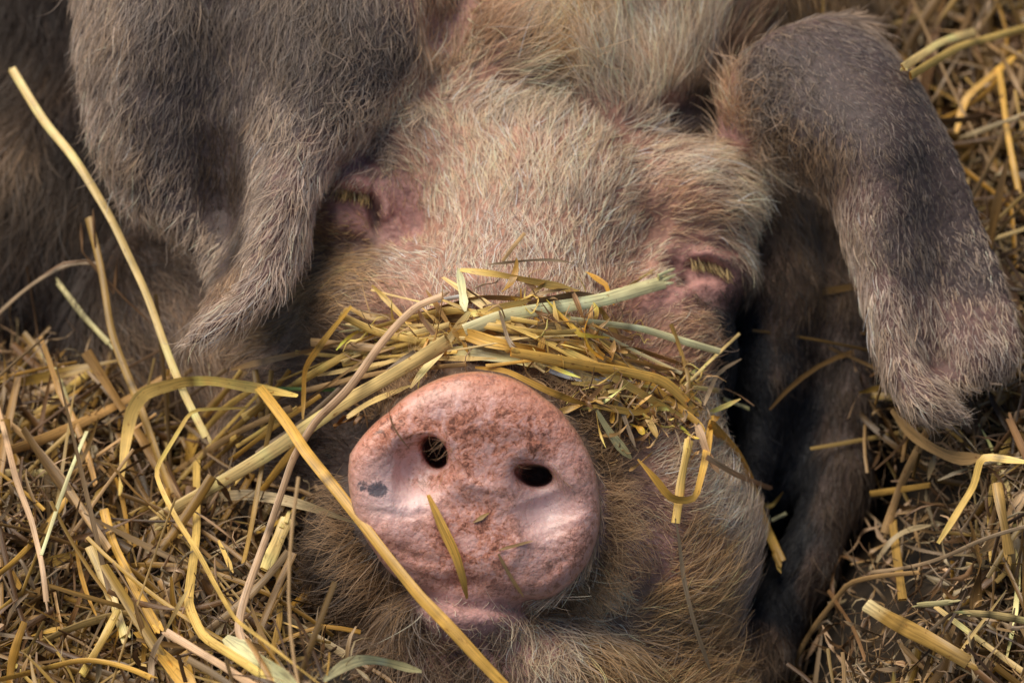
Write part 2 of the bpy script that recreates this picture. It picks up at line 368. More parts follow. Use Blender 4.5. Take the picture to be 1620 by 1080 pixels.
# coat map: px, py, direction of growth (x right, y down), length, hair colour, skin colour
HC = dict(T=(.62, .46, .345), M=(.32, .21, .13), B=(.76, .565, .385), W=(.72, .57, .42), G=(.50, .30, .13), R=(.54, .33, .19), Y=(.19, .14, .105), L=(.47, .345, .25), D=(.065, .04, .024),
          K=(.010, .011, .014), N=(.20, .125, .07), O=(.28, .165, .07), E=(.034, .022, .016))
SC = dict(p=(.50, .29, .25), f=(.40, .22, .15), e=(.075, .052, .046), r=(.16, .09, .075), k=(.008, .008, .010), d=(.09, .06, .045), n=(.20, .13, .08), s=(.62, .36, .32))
COAT = [
 # ear, screen left; dark hair along the gutter paints its shade
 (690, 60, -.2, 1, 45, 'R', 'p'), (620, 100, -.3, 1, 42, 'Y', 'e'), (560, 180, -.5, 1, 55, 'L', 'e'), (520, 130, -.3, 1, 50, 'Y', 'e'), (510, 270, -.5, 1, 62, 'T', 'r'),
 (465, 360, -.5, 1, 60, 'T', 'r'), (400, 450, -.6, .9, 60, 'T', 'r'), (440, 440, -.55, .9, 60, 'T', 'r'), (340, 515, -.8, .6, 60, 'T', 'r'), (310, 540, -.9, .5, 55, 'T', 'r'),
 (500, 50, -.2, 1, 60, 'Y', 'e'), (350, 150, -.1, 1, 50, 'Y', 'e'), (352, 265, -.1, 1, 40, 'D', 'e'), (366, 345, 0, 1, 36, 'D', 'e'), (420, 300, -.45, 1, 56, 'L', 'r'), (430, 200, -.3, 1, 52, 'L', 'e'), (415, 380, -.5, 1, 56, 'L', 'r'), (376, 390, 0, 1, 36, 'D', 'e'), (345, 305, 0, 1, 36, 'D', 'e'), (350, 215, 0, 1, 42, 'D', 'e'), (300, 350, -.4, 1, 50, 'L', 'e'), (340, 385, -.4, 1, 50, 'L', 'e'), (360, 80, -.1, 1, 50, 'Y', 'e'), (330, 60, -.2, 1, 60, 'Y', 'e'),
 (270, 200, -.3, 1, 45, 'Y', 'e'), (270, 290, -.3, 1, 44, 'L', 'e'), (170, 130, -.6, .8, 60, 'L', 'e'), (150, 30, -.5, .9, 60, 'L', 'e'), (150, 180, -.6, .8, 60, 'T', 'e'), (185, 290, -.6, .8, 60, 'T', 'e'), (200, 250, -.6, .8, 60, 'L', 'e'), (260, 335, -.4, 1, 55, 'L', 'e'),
 (600, 225, -.35, 1, 60, 'L', 'r'), (640, 160, -.4, 1, 55, 'B', 'f'), (300, 120, -.2, 1, 45, 'Y', 'e'),
 # ear, screen right
 (1200, 140, .2, .9, 40, 'Y', 'e'), (1240, 225, -.2, 1, 50, 'N', 'e'), (1320, 110, .5, .7, 24, 'Y', 'e'), (1400, 150, .5, .8, 24, 'Y', 'e'), (1450, 250, .4, .9, 28, 'Y', 'e'),
 (1300, 270, -.1, 1, 50, 'N', 'e'), (1340, 350, 0, 1, 52, 'L', 'r'), (1370, 450, .1, 1, 55, 'T', 'r'), (1400, 560, .2, 1, 55, 'L', 'r'), (1450, 630, .6, .7, 55, 'L', 'r'), (1500, 655, .9, .4, 50, 'L', 'r'),
 (1440, 400, .2, 1, 36, 'Y', 'e'), (1540, 400, .3, .9, 32, 'L', 'e'), (1570, 550, .2, 1, 42, 'L', 'r'), (1490, 540, .1, 1, 42, 'L', 'r'), (1480, 300, .4, .9, 26, 'Y', 'e'), (1260, 130, .3, .7, 32, 'Y', 'e'),
 # forehead and brows
 (850, 300, .1, -1, 50, 'B', 'f'), (780, 250, -.4, -1, 55, 'B', 'f'), (920, 240, .5, -1, 55, 'B', 'f'), (1000, 250, 1, -.5, 55, 'B', 'f'), (1100, 250, 1, -.2, 55, 'B', 'f'), (1170, 290, 1, .2, 60, 'B', 'f'),
 (1190, 350, .9, .5, 50, 'B', 'f'), (1050, 330, 1, -.4, 42, 'R', 'f'), (1000, 400, .8, -.7, 38, 'B', 'f'), (900, 400, .3, -1, 38, 'B', 'f'), (820, 400, 0, -1, 38, 'W', 'f'), (740, 400, -.2, -1, 38, 'W', 'f'),
 (700, 330, -.3, -1, 42, 'B', 'f'), (690, 240, -.4, -.9, 42, 'B', 'f'), (655, 215, -.7, -.6, 42, 'L', 'f'), (660, 425, -.7, -.6, 32, 'W', 'f'), (620, 460, -1, -.4, 34, 'R', 'f'), (565, 440, -1, -.1, 35, 'G', 'n'),
 (530, 400, -1, 0, 34, 'G', 'n'), (700, 480, -.4, -.9, 26, 'W', 'f'), (650, 330, -.2, -1, 22, 'R', 'p'), (840, 200, .2, -1, 60, 'B', 'f'),
 # poll
 (800, 150, .9, -.5, 70, 'B', 'f'), (760, 60, .9, -.5, 70, 'R', 'f'), (720, 130, .5, -.6, 60, 'B', 'f'), (880, 110, .6, -.8, 70, 'G', 'n'), (960, 120, -.5, -1, 80, 'B', 'f'), (1020, 60, -.3, -1, 85, 'B', 'f'),
 (1060, 150, -.4, -1, 70, 'B', 'f'), (1100, 60, .1, -1, 80, 'B', 'f'), (1160, 80, .3, -1, 60, 'R', 'p'), (1150, 170, .2, -1, 60, 'R', 'p'), (930, 30, -.3, -1, 80, 'G', 'n'), (1090, 200, .2, -1, 50, 'D', 'e'), (850, 20, .6, -.8, 75, 'B', 'n'),
 # nose and sides of the muzzle; dark tones at screen left paint its shadow
 (720, 560, 0, -1, 16, 'L', 'n'), (640, 560, -.3, -1, 16, 'N', 'n'), (900, 480, .3, -1, 30, 'B', 'f'), (980, 510, .7, -.6, 30, 'R', 'f'), (1050, 560, .8, -.4, 34, 'R', 'f'), (1000, 640, .8, -.3, 28, 'N', 'n'),
 (960, 700, .9, -.1, 26, 'N', 'n'), (1000, 800, .8, .3, 30, 'R', 'r'), (1020, 880, .7, .6, 34, 'R', 'p'), (960, 940, .5, .7, 46, 'B', 'n'), (860, 990, .3, 1, 50, 'B', 'p'), (735, 975, 0, 1, 16, 'B', 's'), (740, 1030, 0, 1, 60, 'N', 'p'),
 (640, 980, -.4, .9, 80, 'N', 'r'), (580, 960, -.5, .9, 80, 'N', 'n'), (520, 880, -.8, .6, 70, 'D', 'd'), (500, 960, -.8, .6, 70, 'D', 'd'), (520, 780, -.9, .3, 40, 'D', 'd'), (540, 640, -.7, -.6, 26, 'D', 'd'), (470, 700, -.8, -.1, 40, 'D', 'd'),
 # cheek on the screen right, black patches, neck folds darkened to paint their shade
 (1080, 720, .7, -.5, 46, 'B', 'f'), (1140, 800, .7, -.5, 52, 'B', 'f'), (1100, 900, .6, -.5, 55, 'G', 'f'), (1050, 970, .4, -.2, 60, 'G', 'n'), (1180, 930, .6, -.7, 60, 'L', 'n'), (1080, 1040, .8, -.3, 65, 'G', 'n'), (960, 1040, .6, .6, 65, 'G', 'n'),
 (1120, 640, .8, -.5, 50, 'B', 'f'), (1115, 560, .8, -.3, 40, 'R', 'f'), (1150, 490, .5, .8, 24, 'E', 'k'), (1158, 550, .3, .9, 26, 'K', 'k'), (1175, 620, .3, .9, 30, 'K', 'k'), (1165, 680, .4, .9, 30, 'K', 'k'), (1240, 640, 0, 1, 30, 'K', 'k'), (1245, 720, 0, 1, 30, 'K', 'k'), (1235, 820, 0, 1, 30, 'K', 'k'), (1215, 900, 0, 1, 30, 'K', 'k'), (1260, 560, 0, 1, 30, 'E', 'k'),
 (1150, 590, .3, .9, 24, 'K', 'k'), (1190, 560, .3, .9, 24, 'K', 'k'), (1195, 660, .2, 1, 26, 'K', 'k'), (1205, 780, .1, 1, 30, 'K', 'k'), (1270, 660, 0, 1, 30, 'K', 'k'), (1275, 760, 0, 1, 30, 'K', 'k'), (1255, 860, 0, 1, 30, 'K', 'k'), (1225, 960, 0, 1, 30, 'K', 'k'), (1210, 610, .3, 1, 46, 'D', 'd'), (1225, 310, .2, 1, 40, 'N', 'n'), (1230, 420, .1, 1, 36, 'D', 'n'), (1215, 520, .1, 1, 36, 'D', 'd'), (1290, 420, .1, 1, 40, 'N', 'n'), (1340, 560, 0, 1, 45, 'E', 'd'), (1325, 680, 0, 1, 40, 'D', 'd'), (1375, 650, 0, 1, 45, 'D', 'd'), (1320, 780, -.1, 1, 40, 'D', 'd'), (1360, 780, -.1, 1, 50, 'D', 'd'), (1400, 700, -.1, 1, 50, 'E', 'k'), (1370, 880, -.1, 1, 50, 'K', 'k'), (1290, 980, -.1, 1, 50, 'E', 'k'), (1275, 890, -.4, 1, 42, 'D', 'd'), (1200, 1010, -.5, .9, 60, 'N', 'n'),
 # jowl and shoulder
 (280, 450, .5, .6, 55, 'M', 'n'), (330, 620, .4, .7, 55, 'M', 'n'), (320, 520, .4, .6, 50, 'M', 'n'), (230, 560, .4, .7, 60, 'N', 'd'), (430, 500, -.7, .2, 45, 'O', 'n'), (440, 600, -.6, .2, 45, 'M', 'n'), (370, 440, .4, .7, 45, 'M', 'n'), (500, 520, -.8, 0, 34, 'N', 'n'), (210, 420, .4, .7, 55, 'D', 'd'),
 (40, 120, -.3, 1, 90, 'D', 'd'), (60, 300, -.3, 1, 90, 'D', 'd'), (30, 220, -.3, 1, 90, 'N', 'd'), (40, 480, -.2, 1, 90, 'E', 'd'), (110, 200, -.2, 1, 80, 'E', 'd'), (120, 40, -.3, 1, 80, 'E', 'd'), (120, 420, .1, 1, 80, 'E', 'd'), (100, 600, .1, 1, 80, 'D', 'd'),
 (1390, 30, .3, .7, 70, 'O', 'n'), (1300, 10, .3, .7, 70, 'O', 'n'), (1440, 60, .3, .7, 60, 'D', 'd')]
rows = []
for q in COAT:
    dz = pig_depth(q[0], q[1])
    if dz is None: continue
    p = W(q[0], q[1], dz); rows.append((*p, q[2], -q[3], q[4], *HC[q[5]], *SC[q[6]]))
CT = np.array(rows)
def coat(P):
    out = np.zeros((len(P), CT.shape[1] - 3))
    for i in range(0, len(P), 20000):
        p = P[i:i + 20000]; df = p[:, None, :] - CT[None, :, :3]; df[..., 2] *= 1.2
        w = 1 / ((df ** 2).sum(-1) + 250) ** 3.2
        out[i:i + 20000] = (w @ CT[:, 3:]) / w.sum(1)[:, None]
    x, y = PX(P)                                                  # the two black patches of the coat
    def el(a, b, rx, ry, rot):
        c_, s_ = math.cos(rot), math.sin(rot); u_ = ((x - a) * c_ + (y - b) * s_) / rx; v_ = (-(x - a) * s_ + (y - b) * c_) / ry
        return np.hypot(u_, v_)
    e_ = np.minimum(np.minimum(el(1172, 560, 42, 100, -.05), el(1243, 780, 42, 185, .06)), el(1215, 650, 40, 50, 0))
    m = np.clip((1.12 - e_ + .12 * vnoise(P, 40, 77)) / .2, 0, 1) * (P[:, 2] < 1100) * (P[:, 2] > 150); m = m[:, None]
    out[:, 3:6] = out[:, 3:6] * (1 - m) + np.array(HC['K']) * m; out[:, 6:9] = out[:, 6:9] * (1 - m) + np.array(SC['k']) * m
    return out

# ------------------------------------------------------------------ skin
px, py = PX(V)
def soft(x): return np.clip(x, 0, 1)
disc_v = soft((np.interp(np.arctan2(770 - py, px - 752), th_, rr_, period=2 * math.pi) + 4 - np.hypot(px - 752, py - 770)) / 10) * (V[:, 2] < 75)
def blob(x, y, rx, ry, rot=0):
    a = math.radians(rot); dx = px - x; dy = py - y
    u = (dx * math.cos(a) + dy * math.sin(a)) / rx; v = (-dx * math.sin(a) + dy * math.cos(a)) / ry
    return np.exp(-(u * u + v * v))
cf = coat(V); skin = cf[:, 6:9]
eyes_m = soft(1.1 * (blob(562, 315, 50, 56) + .4 * blob(632, 350, 22, 44) + blob(1112, 425, 58, 44, 15) + blob(1040, 475, 52, 18, -22)) * (V[:, 2] > 330))
skin = skin * (1 - eyes_m[:, None]) + np.array([.50, .26, .22]) * eyes_m[:, None]
dk = soft(blob(596, 345, 8, 30, 6) + blob(560, 312, 26, 6, 8) + blob(1122, 428, 32, 6, 14) + blob(1080, 445, 9, 7) + 0.6 * blob(1030, 490, 26, 12)) * (V[:, 2] > 330)  # shade of the lid slits and folds, painted into the skin
skin = skin * (1 - 0.92 * dk[:, None]) + np.array([.025, .015, .015]) * 0.92 * dk[:, None]
rim = soft((np.hypot((px - 752) / 200, (py - 770) / 185) - 0.72) / 0.28) * soft((800 - py) / 160)
ear_pale = soft(blob(630, 765, 62, 50, 20) + blob(868, 815, 52, 70) + .5 * blob(700, 640, 60, 26) + .5 * blob(640, 800, 50, 22))
sn = np.array([.80, .45, .38])[None] * (1 - rim[:, None]) + np.array([.72, .29, .15])[None] * rim[:, None]
sn = sn * (1 - .8 * ear_pale[:, None]) + np.array([.84, .60, .57]) * .8 * ear_pale[:, None]
hole = soft(1.2 * (blob(688, 714, 20, 28, -28) + blob(842, 750, 28, 15, 12))) * soft((V[:, 2] - 38) / 30)  # shade inside the nostrils, put into the skin colour
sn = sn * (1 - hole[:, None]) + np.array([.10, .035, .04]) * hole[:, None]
skin = skin * (1 - disc_v[:, None]) + sn * disc_v[:, None]
dirt = soft(.5 + .9 * blob(770, 690, 120, 60, 10) + .8 * blob(750, 850, 75, 60) + .6 * blob(610, 680, 60, 40, -40) + .5 * blob(900, 860, 40, 70, 20) + .6 * blob(660, 760, 60, 20) - .75 * ear_pale)
dirt = dirt * disc_v
spot = soft(blob(598, 774, 22, 17, 10) + .7 * blob(570, 768, 9, 12) + .5 * blob(608, 833, 16, 12) + .4 * blob(890, 912, 26, 9, -30) + .3 * blob(830, 882, 10, 12)) * disc_v

me_mat, nt, bs, out_ = new_mat('pig_skin')
L = nt.links.new
col = nd(nt, 'ShaderNodeAttribute', attribute_name='skin_colour'); msk = nd(nt, 'ShaderNodeAttribute', attribute_name='snout_marks')
sep = nd(nt, 'ShaderNodeSeparateColor'); L(msk.outputs['Color'], sep.inputs[0])
tc = nd(nt, 'ShaderNodeTexCoord')
def noise(scale, detail=6, rough=.6, dist=0.0, vec=None):
    n = nd(nt, 'ShaderNodeTexNoise'); n.inputs['Scale'].default_value = scale; n.inputs['Detail'].default_value = detail
    n.inputs['Roughness'].default_value = rough; n.inputs['Distortion'].default_value = dist
    L(vec or tc.outputs['Object'], n.inputs['Vector']); return n
n1 = noise(95, 8, .72, .9); n2 = noise(330, 7, .75, 1.2); n3 = noise(900, 4, .6); n5 = noise(300, 5, .6, .1); n4 = noise(40, 4, .5)
base = mixc(nt, col.outputs['Color'], (.84, .60, .55), math_(nt, 'MULTIPLY', ramp(nt, [(.48, (0,) * 3), (.66, (1,) * 3)], n1.outputs[0]).outputs[0], math_(nt, 'MULTIPLY', sep.outputs[0], .6)))
d1 = ramp(nt, [(.44, (0,) * 3), (.53, (1,) * 3)], math_(nt, 'ADD', math_(nt, 'MULTIPLY', n2.outputs[0], .35), math_(nt, 'MULTIPLY', n1.outputs[0], .65)))
d1o = math_(nt, 'MULTIPLY', d1.outputs[0], math_(nt, 'MULTIPLY', sep.outputs[1], .95))
base = mixc(nt, base, (.60, .17, .05), math_(nt, 'MULTIPLY', d1o, .8))
d2 = ramp(nt, [(.525, (0,) * 3), (.56, (1,) * 3)], math_(nt, 'ADD', math_(nt, 'MULTIPLY', n2.outputs[0], .55), math_(nt, 'MULTIPLY', n1.outputs[0], .45)))
base = mixc(nt, base, (.16, .055, .03), math_(nt, 'MULTIPLY', d2.outputs[0], math_(nt, 'MULTIPLY', sep.outputs[1], .85)))
d3 = ramp(nt, [(.66, (0,) * 3), (.70, (1,) * 3)], noise(600, 5, .75, 1.2).outputs[0])
base = mixc(nt, base, (.10, .04, .03), math_(nt, 'MULTIPLY', d3.outputs[0], math_(nt, 'MULTIPLY', sep.outputs[0], .8)))
sp1 = ramp(nt, [(.38, (0,) * 3), (.48, (1,) * 3)], math_(nt, 'MULTIPLY', sep.outputs[2], math_(nt, 'ADD', math_(nt, 'MULTIPLY', n2.outputs[0], 1.6), -.1)))
base = mixc(nt, base, (.09, .085, .10), math_(nt, 'MULTIPLY', sp1.outputs[0], .9))
mot = ramp(nt, [(.35, (.55, .50, .50)), (.65, (1.25, 1.2, 1.2))], noise(210, 6, .7, .8).outputs[0])
base = mixc(nt, mixc(nt, base, mot.outputs[0], 1.0, 'MULTIPLY'), base, sep.outputs[0])
L(base, bs.inputs['Base Color'])
rg = nd(nt, 'ShaderNodeMapRange'); L(n2.outputs[0], rg.inputs[0]); rg.inputs[1].default_value = .3; rg.inputs[2].default_value = .7; rg.inputs[3].default_value = .18; rg.inputs[4].default_value = .52
L(mixc(nt, (.62,) * 3, rg.outputs[0], sep.outputs[0]), bs.inputs['Roughness'])
cw_ = math_(nt, 'MULTIPLY', sep.outputs[0], .5); L(cw_, bs.inputs['Coat Weight']); bs.inputs['Coat Roughness'].default_value = .2
bs.inputs['Subsurface Weight'].default_value = .18; bs.inputs['Subsurface Radius'].default_value = (1, .35, .2); bs.inputs['Subsurface Scale'].default_value = .004
b1 = nd(nt, 'ShaderNodeBump'); b1.inputs['Strength'].default_value = .7; b1.inputs['Distance'].default_value = .0011
vor = nd(nt, 'ShaderNodeTexVoronoi'); vor.inputs['Scale'].default_value = 330; L(tc.outputs['Object'], vor.inputs['Vector'])
L(math_(nt, 'ADD', math_(nt, 'MULTIPLY', vor.outputs[0], -.5), math_(nt, 'ADD', n5.outputs[0], math_(nt, 'MULTIPLY', n3.outputs[0], .5))), b1.inputs['Height']); L(b1.outputs[0], bs.inputs['Normal'])

pig = mesh_obj('pig', V, Fq, me_mat)
pig['label'] = 'sandy haired pig with black patches lying asleep, pink snout towards the viewer'; pig['category'] = 'pig'
def vcol(o, name, arr):
    a = o.data.color_attributes.new(name, 'FLOAT_COLOR', 'POINT')
    a.data.foreach_set('color', np.concatenate([arr, np.ones((len(arr), 1))], 1).astype(np.float32).ravel())
vcol(pig, 'skin_colour', skin); vcol(pig, 'snout_marks', np.stack([disc_v, dirt, spot], 1))

# ------------------------------------------------------------------ coat of bristles
def hair_mat(name, rough=.32):
    m, nt, bs, out = new_mat(name); bs.inputs['Roughness'].default_value = .5; bs.inputs['Specular IOR Level'].default_value = .3
    h = nd(nt, 'ShaderNodeBsdfHairPrincipled'); h.model = 'CHIANG'; h.parametrization = 'COLOR'
    h.inputs['Roughness'].default_value = rough; h.inputs['Radial Roughness'].default_value = .5; h.inputs['Coat'].default_value = 0.0; h.inputs['IOR'].default_value = 1.45
    a = nd(nt, 'ShaderNodeAttribute', attribute_name='hair_colour'); nt.links.new(a.outputs['Color'], h.inputs['Color'])
    nt.links.new(a.outputs['Color'], bs.inputs['Base Color']); mx = nd(nt, 'ShaderNodeMixShader'); mx.inputs[0].default_value = .62
    nt.links.new(h.outputs[0], mx.inputs[1]); nt.links.new(bs.outputs[0], mx.inputs[2]); nt.links.new(mx.outputs[0], out.inputs[0]); return m
HAIR = hair_mat('pig_bristle')
def make_hair(name, pts, rad, colr):                             # pts (n, k, 3) working units
    n, k = pts.shape[:2]
    cd = bpy.data.hair_curves.new(name); cd.add_curves([k] * n)
    cd.attributes['position'].data.foreach_set('vector', world(pts.reshape(-1, 3)).astype(np.float32).ravel())
    ra = cd.attributes.get('radius') or cd.attributes.new('radius', 'FLOAT', 'POINT')
    t = np.linspace(0, 1, k); r = rad[:, None] * (1 - 0.86 * t[None] ** 1.6)
    ra.data.foreach_set('value', (r * S).astype(np.float32).ravel())
    ca = cd.attributes.new('hair_colour', 'FLOAT_COLOR', 'POINT')
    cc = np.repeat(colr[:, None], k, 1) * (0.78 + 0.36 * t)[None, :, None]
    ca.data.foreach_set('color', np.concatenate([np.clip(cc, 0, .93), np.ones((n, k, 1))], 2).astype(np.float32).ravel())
    cd.materials.append(HAIR)
    o = bpy.data.objects.new(name, cd); C.objects.link(o); o.parent = pig; return o
A, B_, C_ = V[tri[:, 0]], V[tri[:, 1]], V[tri[:, 2]]
cen = (A + B_ + C_) / 3; ar = np.linalg.norm(np.cross(B_ - A, C_ - A), axis=1) / 2
cx, cy = PX(cen)
tn = np.cross(B_ - A, C_ - A); tn /= np.linalg.norm(tn, axis=1)[:, None] + 1e-9
vis = np.zeros(len(tri)); near = (cx > -90) & (cx < 1710) & (cy > -90) & (cy < 1170)
for i in np.where(near & (tn[:, 2] < .25))[0]:
    c = Vector(cen[i]); dr = (c - EYE); ln = dr.length; dr.normalize()
    h = bvh.ray_cast(EYE, dr, ln - 45)
    if h[0] is None: vis[i] = 1
dv = disc_v[tri].mean(1); ev = eyes_m[tri].mean(1)
lip = np.exp(-(((cx - 738) / 84) ** 2 + ((cy - 972) / 46) ** 2)) * (cen[:, 2] < 330)
dens = (0.07 + 0.93 * vis) * (1 - np.clip(dv * 3, 0, 1)) * (1 - .25 * np.clip(ev, 0, 1)) * (1 - .93 * lip)
dens *= np.where(cen[:, 2] > 950, .35, 1.0)
pr = ar * dens; NH = int(HAIRS); pr = pr / pr.sum()
ti = rng.choice(len(tri), NH, p=pr)
u, v = rng.random((2, NH)); sw = u + v > 1; u[sw], v[sw] = 1 - u[sw], 1 - v[sw]
root = A[ti] + (B_[ti] - A[ti]) * u[:, None] + (C_[ti] - A[ti]) * v[:, None]
nn = N[tri[ti, 0]] * (1 - u - v)[:, None] + N[tri[ti, 1]] * u[:, None] + N[tri[ti, 2]] * v[:, None]
nn /= np.linalg.norm(nn, axis=1)[:, None]
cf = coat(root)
def hair_pts(root, nn, dirs, length, lift, jit, wave, K=6):
    n = len(root)
    d = np.concatenate([dirs, np.zeros((n, 1))], 1); d /= np.linalg.norm(d, axis=1)[:, None] + 1e-6
    w1 = vnoise(root, 60, 21) * .30 + vnoise(root, 24, 22) * .22; ang = w1 * np.minimum(1, np.asarray(jit) / .2) + rng.normal(0, 1, n) * jit
    ca, sa = np.cos(ang), np.sin(ang)
    d = np.stack([d[:, 0] * ca - d[:, 1] * sa, d[:, 0] * sa + d[:, 1] * ca, d[:, 2]], 1)
    d = d - nn * (d * nn).sum(1)[:, None]; d /= np.linalg.norm(d, axis=1)[:, None] + 1e-6
    side = np.cross(d, nn)
    lf = np.clip(lift * (1 + rng.normal(0, .45, n)), .05, 1.2)
    bend = rng.normal(0, wave, n); bend2 = rng.normal(0, wave * .6, n)
    t = np.linspace(0, 1, K)[None, :, None]; Lr = length[:, None, None]
    up = (lf[:, None, None] * (t - .42 * t * t))
    P = root[:, None] - nn[:, None] * 1.5 + Lr * (d[:, None] * (t - .12 * lf[:, None, None] * t) + nn[:, None] * up + side[:, None] * (bend[:, None, None] * t * t + bend2[:, None, None] * np.sin(t * 6)*.25))
    return P
ln = cf[:, 2] * np.clip(rng.normal(1, .38, NH), .3, 2.2) * np.where((cf[:, 2] < 56) & (root[:, 2] > 150), .86, 1.0)
rx, ry = PX(root); on_ear = (root[:, 2] < 540) & (((rx < 660) & (ry < 560) & (rx + .8 * ry < 830)) | ((rx > 1225) & (ry < 700)))
ln = ln * np.where(on_ear, .74, 1.0)
evh = eyes_m[tri[ti, 0]]; ln = ln * (1 - .62 * evh)
rx, ry = PX(root)
whisk = np.exp(-(((rx - 740) / 210) ** 2 + ((ry - 1000) / 90) ** 2)) * (root[:, 2] < 400)
curl = np.exp(-(((rx - 1215) / 60) ** 2 + ((ry - 160) / 80) ** 2)) + .6 * np.exp(-(((rx - 600) / 90) ** 2 + ((ry - 110) / 90) ** 2)) + .6 * whisk
hp = hair_pts(root, nn, cf[:, :2], ln, .20 + .25 * curl, np.where(on_ear, .13, .24) + .8 * curl, .24 + .5 * curl)
# neighbouring bristles lean together into small locks
key = np.floor(root / 11 + vnoise(root, 30, 5)[:, None] * .6).astype(np.int64); kk = (key * np.array([73856093, 19349663, 83492791])).sum(1)
uq, inv = np.unique(kk, return_inverse=True); cnt = np.bincount(inv)
lean = np.stack([np.bincount(inv, hp[:, -1, c]) / cnt for c in range(3)], 1)[inv]
tt = np.linspace(0, 1, hp.shape[1]) ** 1.5
hp = hp + (lean - hp[:, -1])[:, None] * (tt[None, :, None] * rng.uniform(.0, .45, NH)[:, None, None])
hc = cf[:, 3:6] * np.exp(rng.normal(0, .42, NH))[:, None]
warm = rng.normal(0, .06, NH) + .07 * vnoise(root, 70, 8); hc = hc * np.stack([1 + warm * .5, np.ones(NH), 1 - warm], 1)
patchy = np.exp(.16 * vnoise(root, 40, 33)); hc = hc * patchy[:, None]
ww = rng.random(NH) < .10; hc[ww] = hc[ww] * .6 + np.array([.55, .5, .45]) * .4 * (cf[ww, 3:4] / .5) ** .5
rad = rng.uniform(.5, 1.08, NH) * np.where(ln < 30, .8, 1.0) * np.where(root[:, 2] > 950, 1.7, 1.0)
ear = root[:, 2] < 1e9
make_hair('fur', hp, rad, hc)
# fine bristles on the snout disc, in the nostrils and round the rim
def surf(pxs, pys):
    R, NN = [], []
    for a, b in zip(pxs, pys):
        p = W(a, b, 0.0); h = bvh.ray_cast(EYE, (Vector(p) - EYE).normalized())
        if h[0] is None: continue
        R.append(h[0][:]); n_ = h[1]; NN.append((n_ if n_[2] < 0 else -n_)[:])
    return np.array(R), np.array(NN)
r2, n2_ = surf(rng.normal(752, 110, 800), rng.normal(775, 95, 800))
ok = (r2[:, 2] < 60)
r2, n2_ = r2[ok], n2_[ok]
h2 = hair_pts(r2, n2_, rng.normal(0, 1, (len(r2), 2)), rng.uniform(6, 20, len(r2)), .3, 1, .4)
make_hair('snout_hair', h2, np.full(len(r2), .28), np.tile([.30, .17, .10], (len(r2), 1)))
th3 = rng.uniform(0, 2 * math.pi, 3800); keep3 = (np.abs(np.cos(th3)) > .35) | (np.sin(th3) < 0); th3 = th3[keep3]
rr3 = np.interp(th3, th_, rr_, period=2 * math.pi) + rng.uniform(2, 26, len(th3))
r3, n3_ = surf(752 + rr3 * np.cos(th3), 770 - rr3 * np.sin(th3))
dd3 = np.stack([r3[:, 0] - (752 - 810), r3[:, 1] - (540 - 770)], 1)
ok = (r3[:, 2] < 330) & ~((np.abs(dd3[:, 0] + 12) < 85) & (dd3[:, 1] < -120)); r3, n3_, dd3 = r3[ok], n3_[ok], dd3[ok]
l3 = rng.uniform(24, 60, len(r3)) * np.where(dd3[:, 1] < -60, 1.5, 1.0)
h3 = hair_pts(r3, n3_, dd3 + rng.normal(0, 30, dd3.shape), l3, .6, .35, .35, 7)
make_hair('rim_whiskers', h3, rng.uniform(.35, .6, len(r3)), np.array([.42, .25, .12]) * np.exp(rng.normal(0, .3, len(r3)))[:, None])
no = []
for (a, b, dx, dy, sx, sy, nH) in ((702, 700, -.5, .8, 10, 12, 30), (704, 728, -.6, .5, 5, 14, 22), (846, 738, .5, .6, 24, 4, 34), (876, 750, .6, .5, 10, 6, 12)):
    r4, n4_ = surf(rng.normal(a, sx, nH), rng.normal(b, sy, nH))
    no.append(hair_pts(r4, n4_, np.tile([dx, -dy], (len(r4), 1)) + rng.normal(0, .35, (len(r4), 2)), rng.uniform(22, 46, len(r4)), .35, .2, .35))
no = np.concatenate(no)
make_hair('nostril_hair', no, np.full(len(no), .42), np.array([.36, .20, .09]) * np.exp(rng.normal(0, .3, len(no)))[:, None])
# eyelashes: short thick straw-coloured bristles
for (a0, b0, a1, b1, dx, dy, n_l, ll) in ((524, 300, 586, 312, -.1, 1, 80, 30), (1092, 410, 1154, 430, .2, 1, 80, 28)):
    s5 = rng.random(n_l); r5, n5 = surf(a0 + (a1 - a0) * s5 + rng.normal(0, 1, n_l), b0 + (b1 - b0) * s5 - 4 * np.sin(s5 * 3.14) + rng.normal(0, 2.2, n_l))
    fan = np.stack([dx + (rng.random(len(r5)) - .5) * .4, -dy * np.ones(len(r5))], 1)
    t5 = np.linspace(0, 1, 6)[None, :, None]; L5 = (rng.uniform(.7, 1.1, len(r5)) * ll)[:, None, None]
    d5 = np.concatenate([fan, rng.uniform(-.75, -.45, (len(r5), 1))], 1)[:, None]
    h5 = r5[:, None] + L5 * (d5 * t5 + np.array([0, .28, -.05]) * t5 ** 2)
    make_hair('eyelash', h5, rng.uniform(.45, .9, len(r5)), np.array([.42, .29, .12]) * np.exp(rng.normal(0, .55, len(r5)))[:, None])
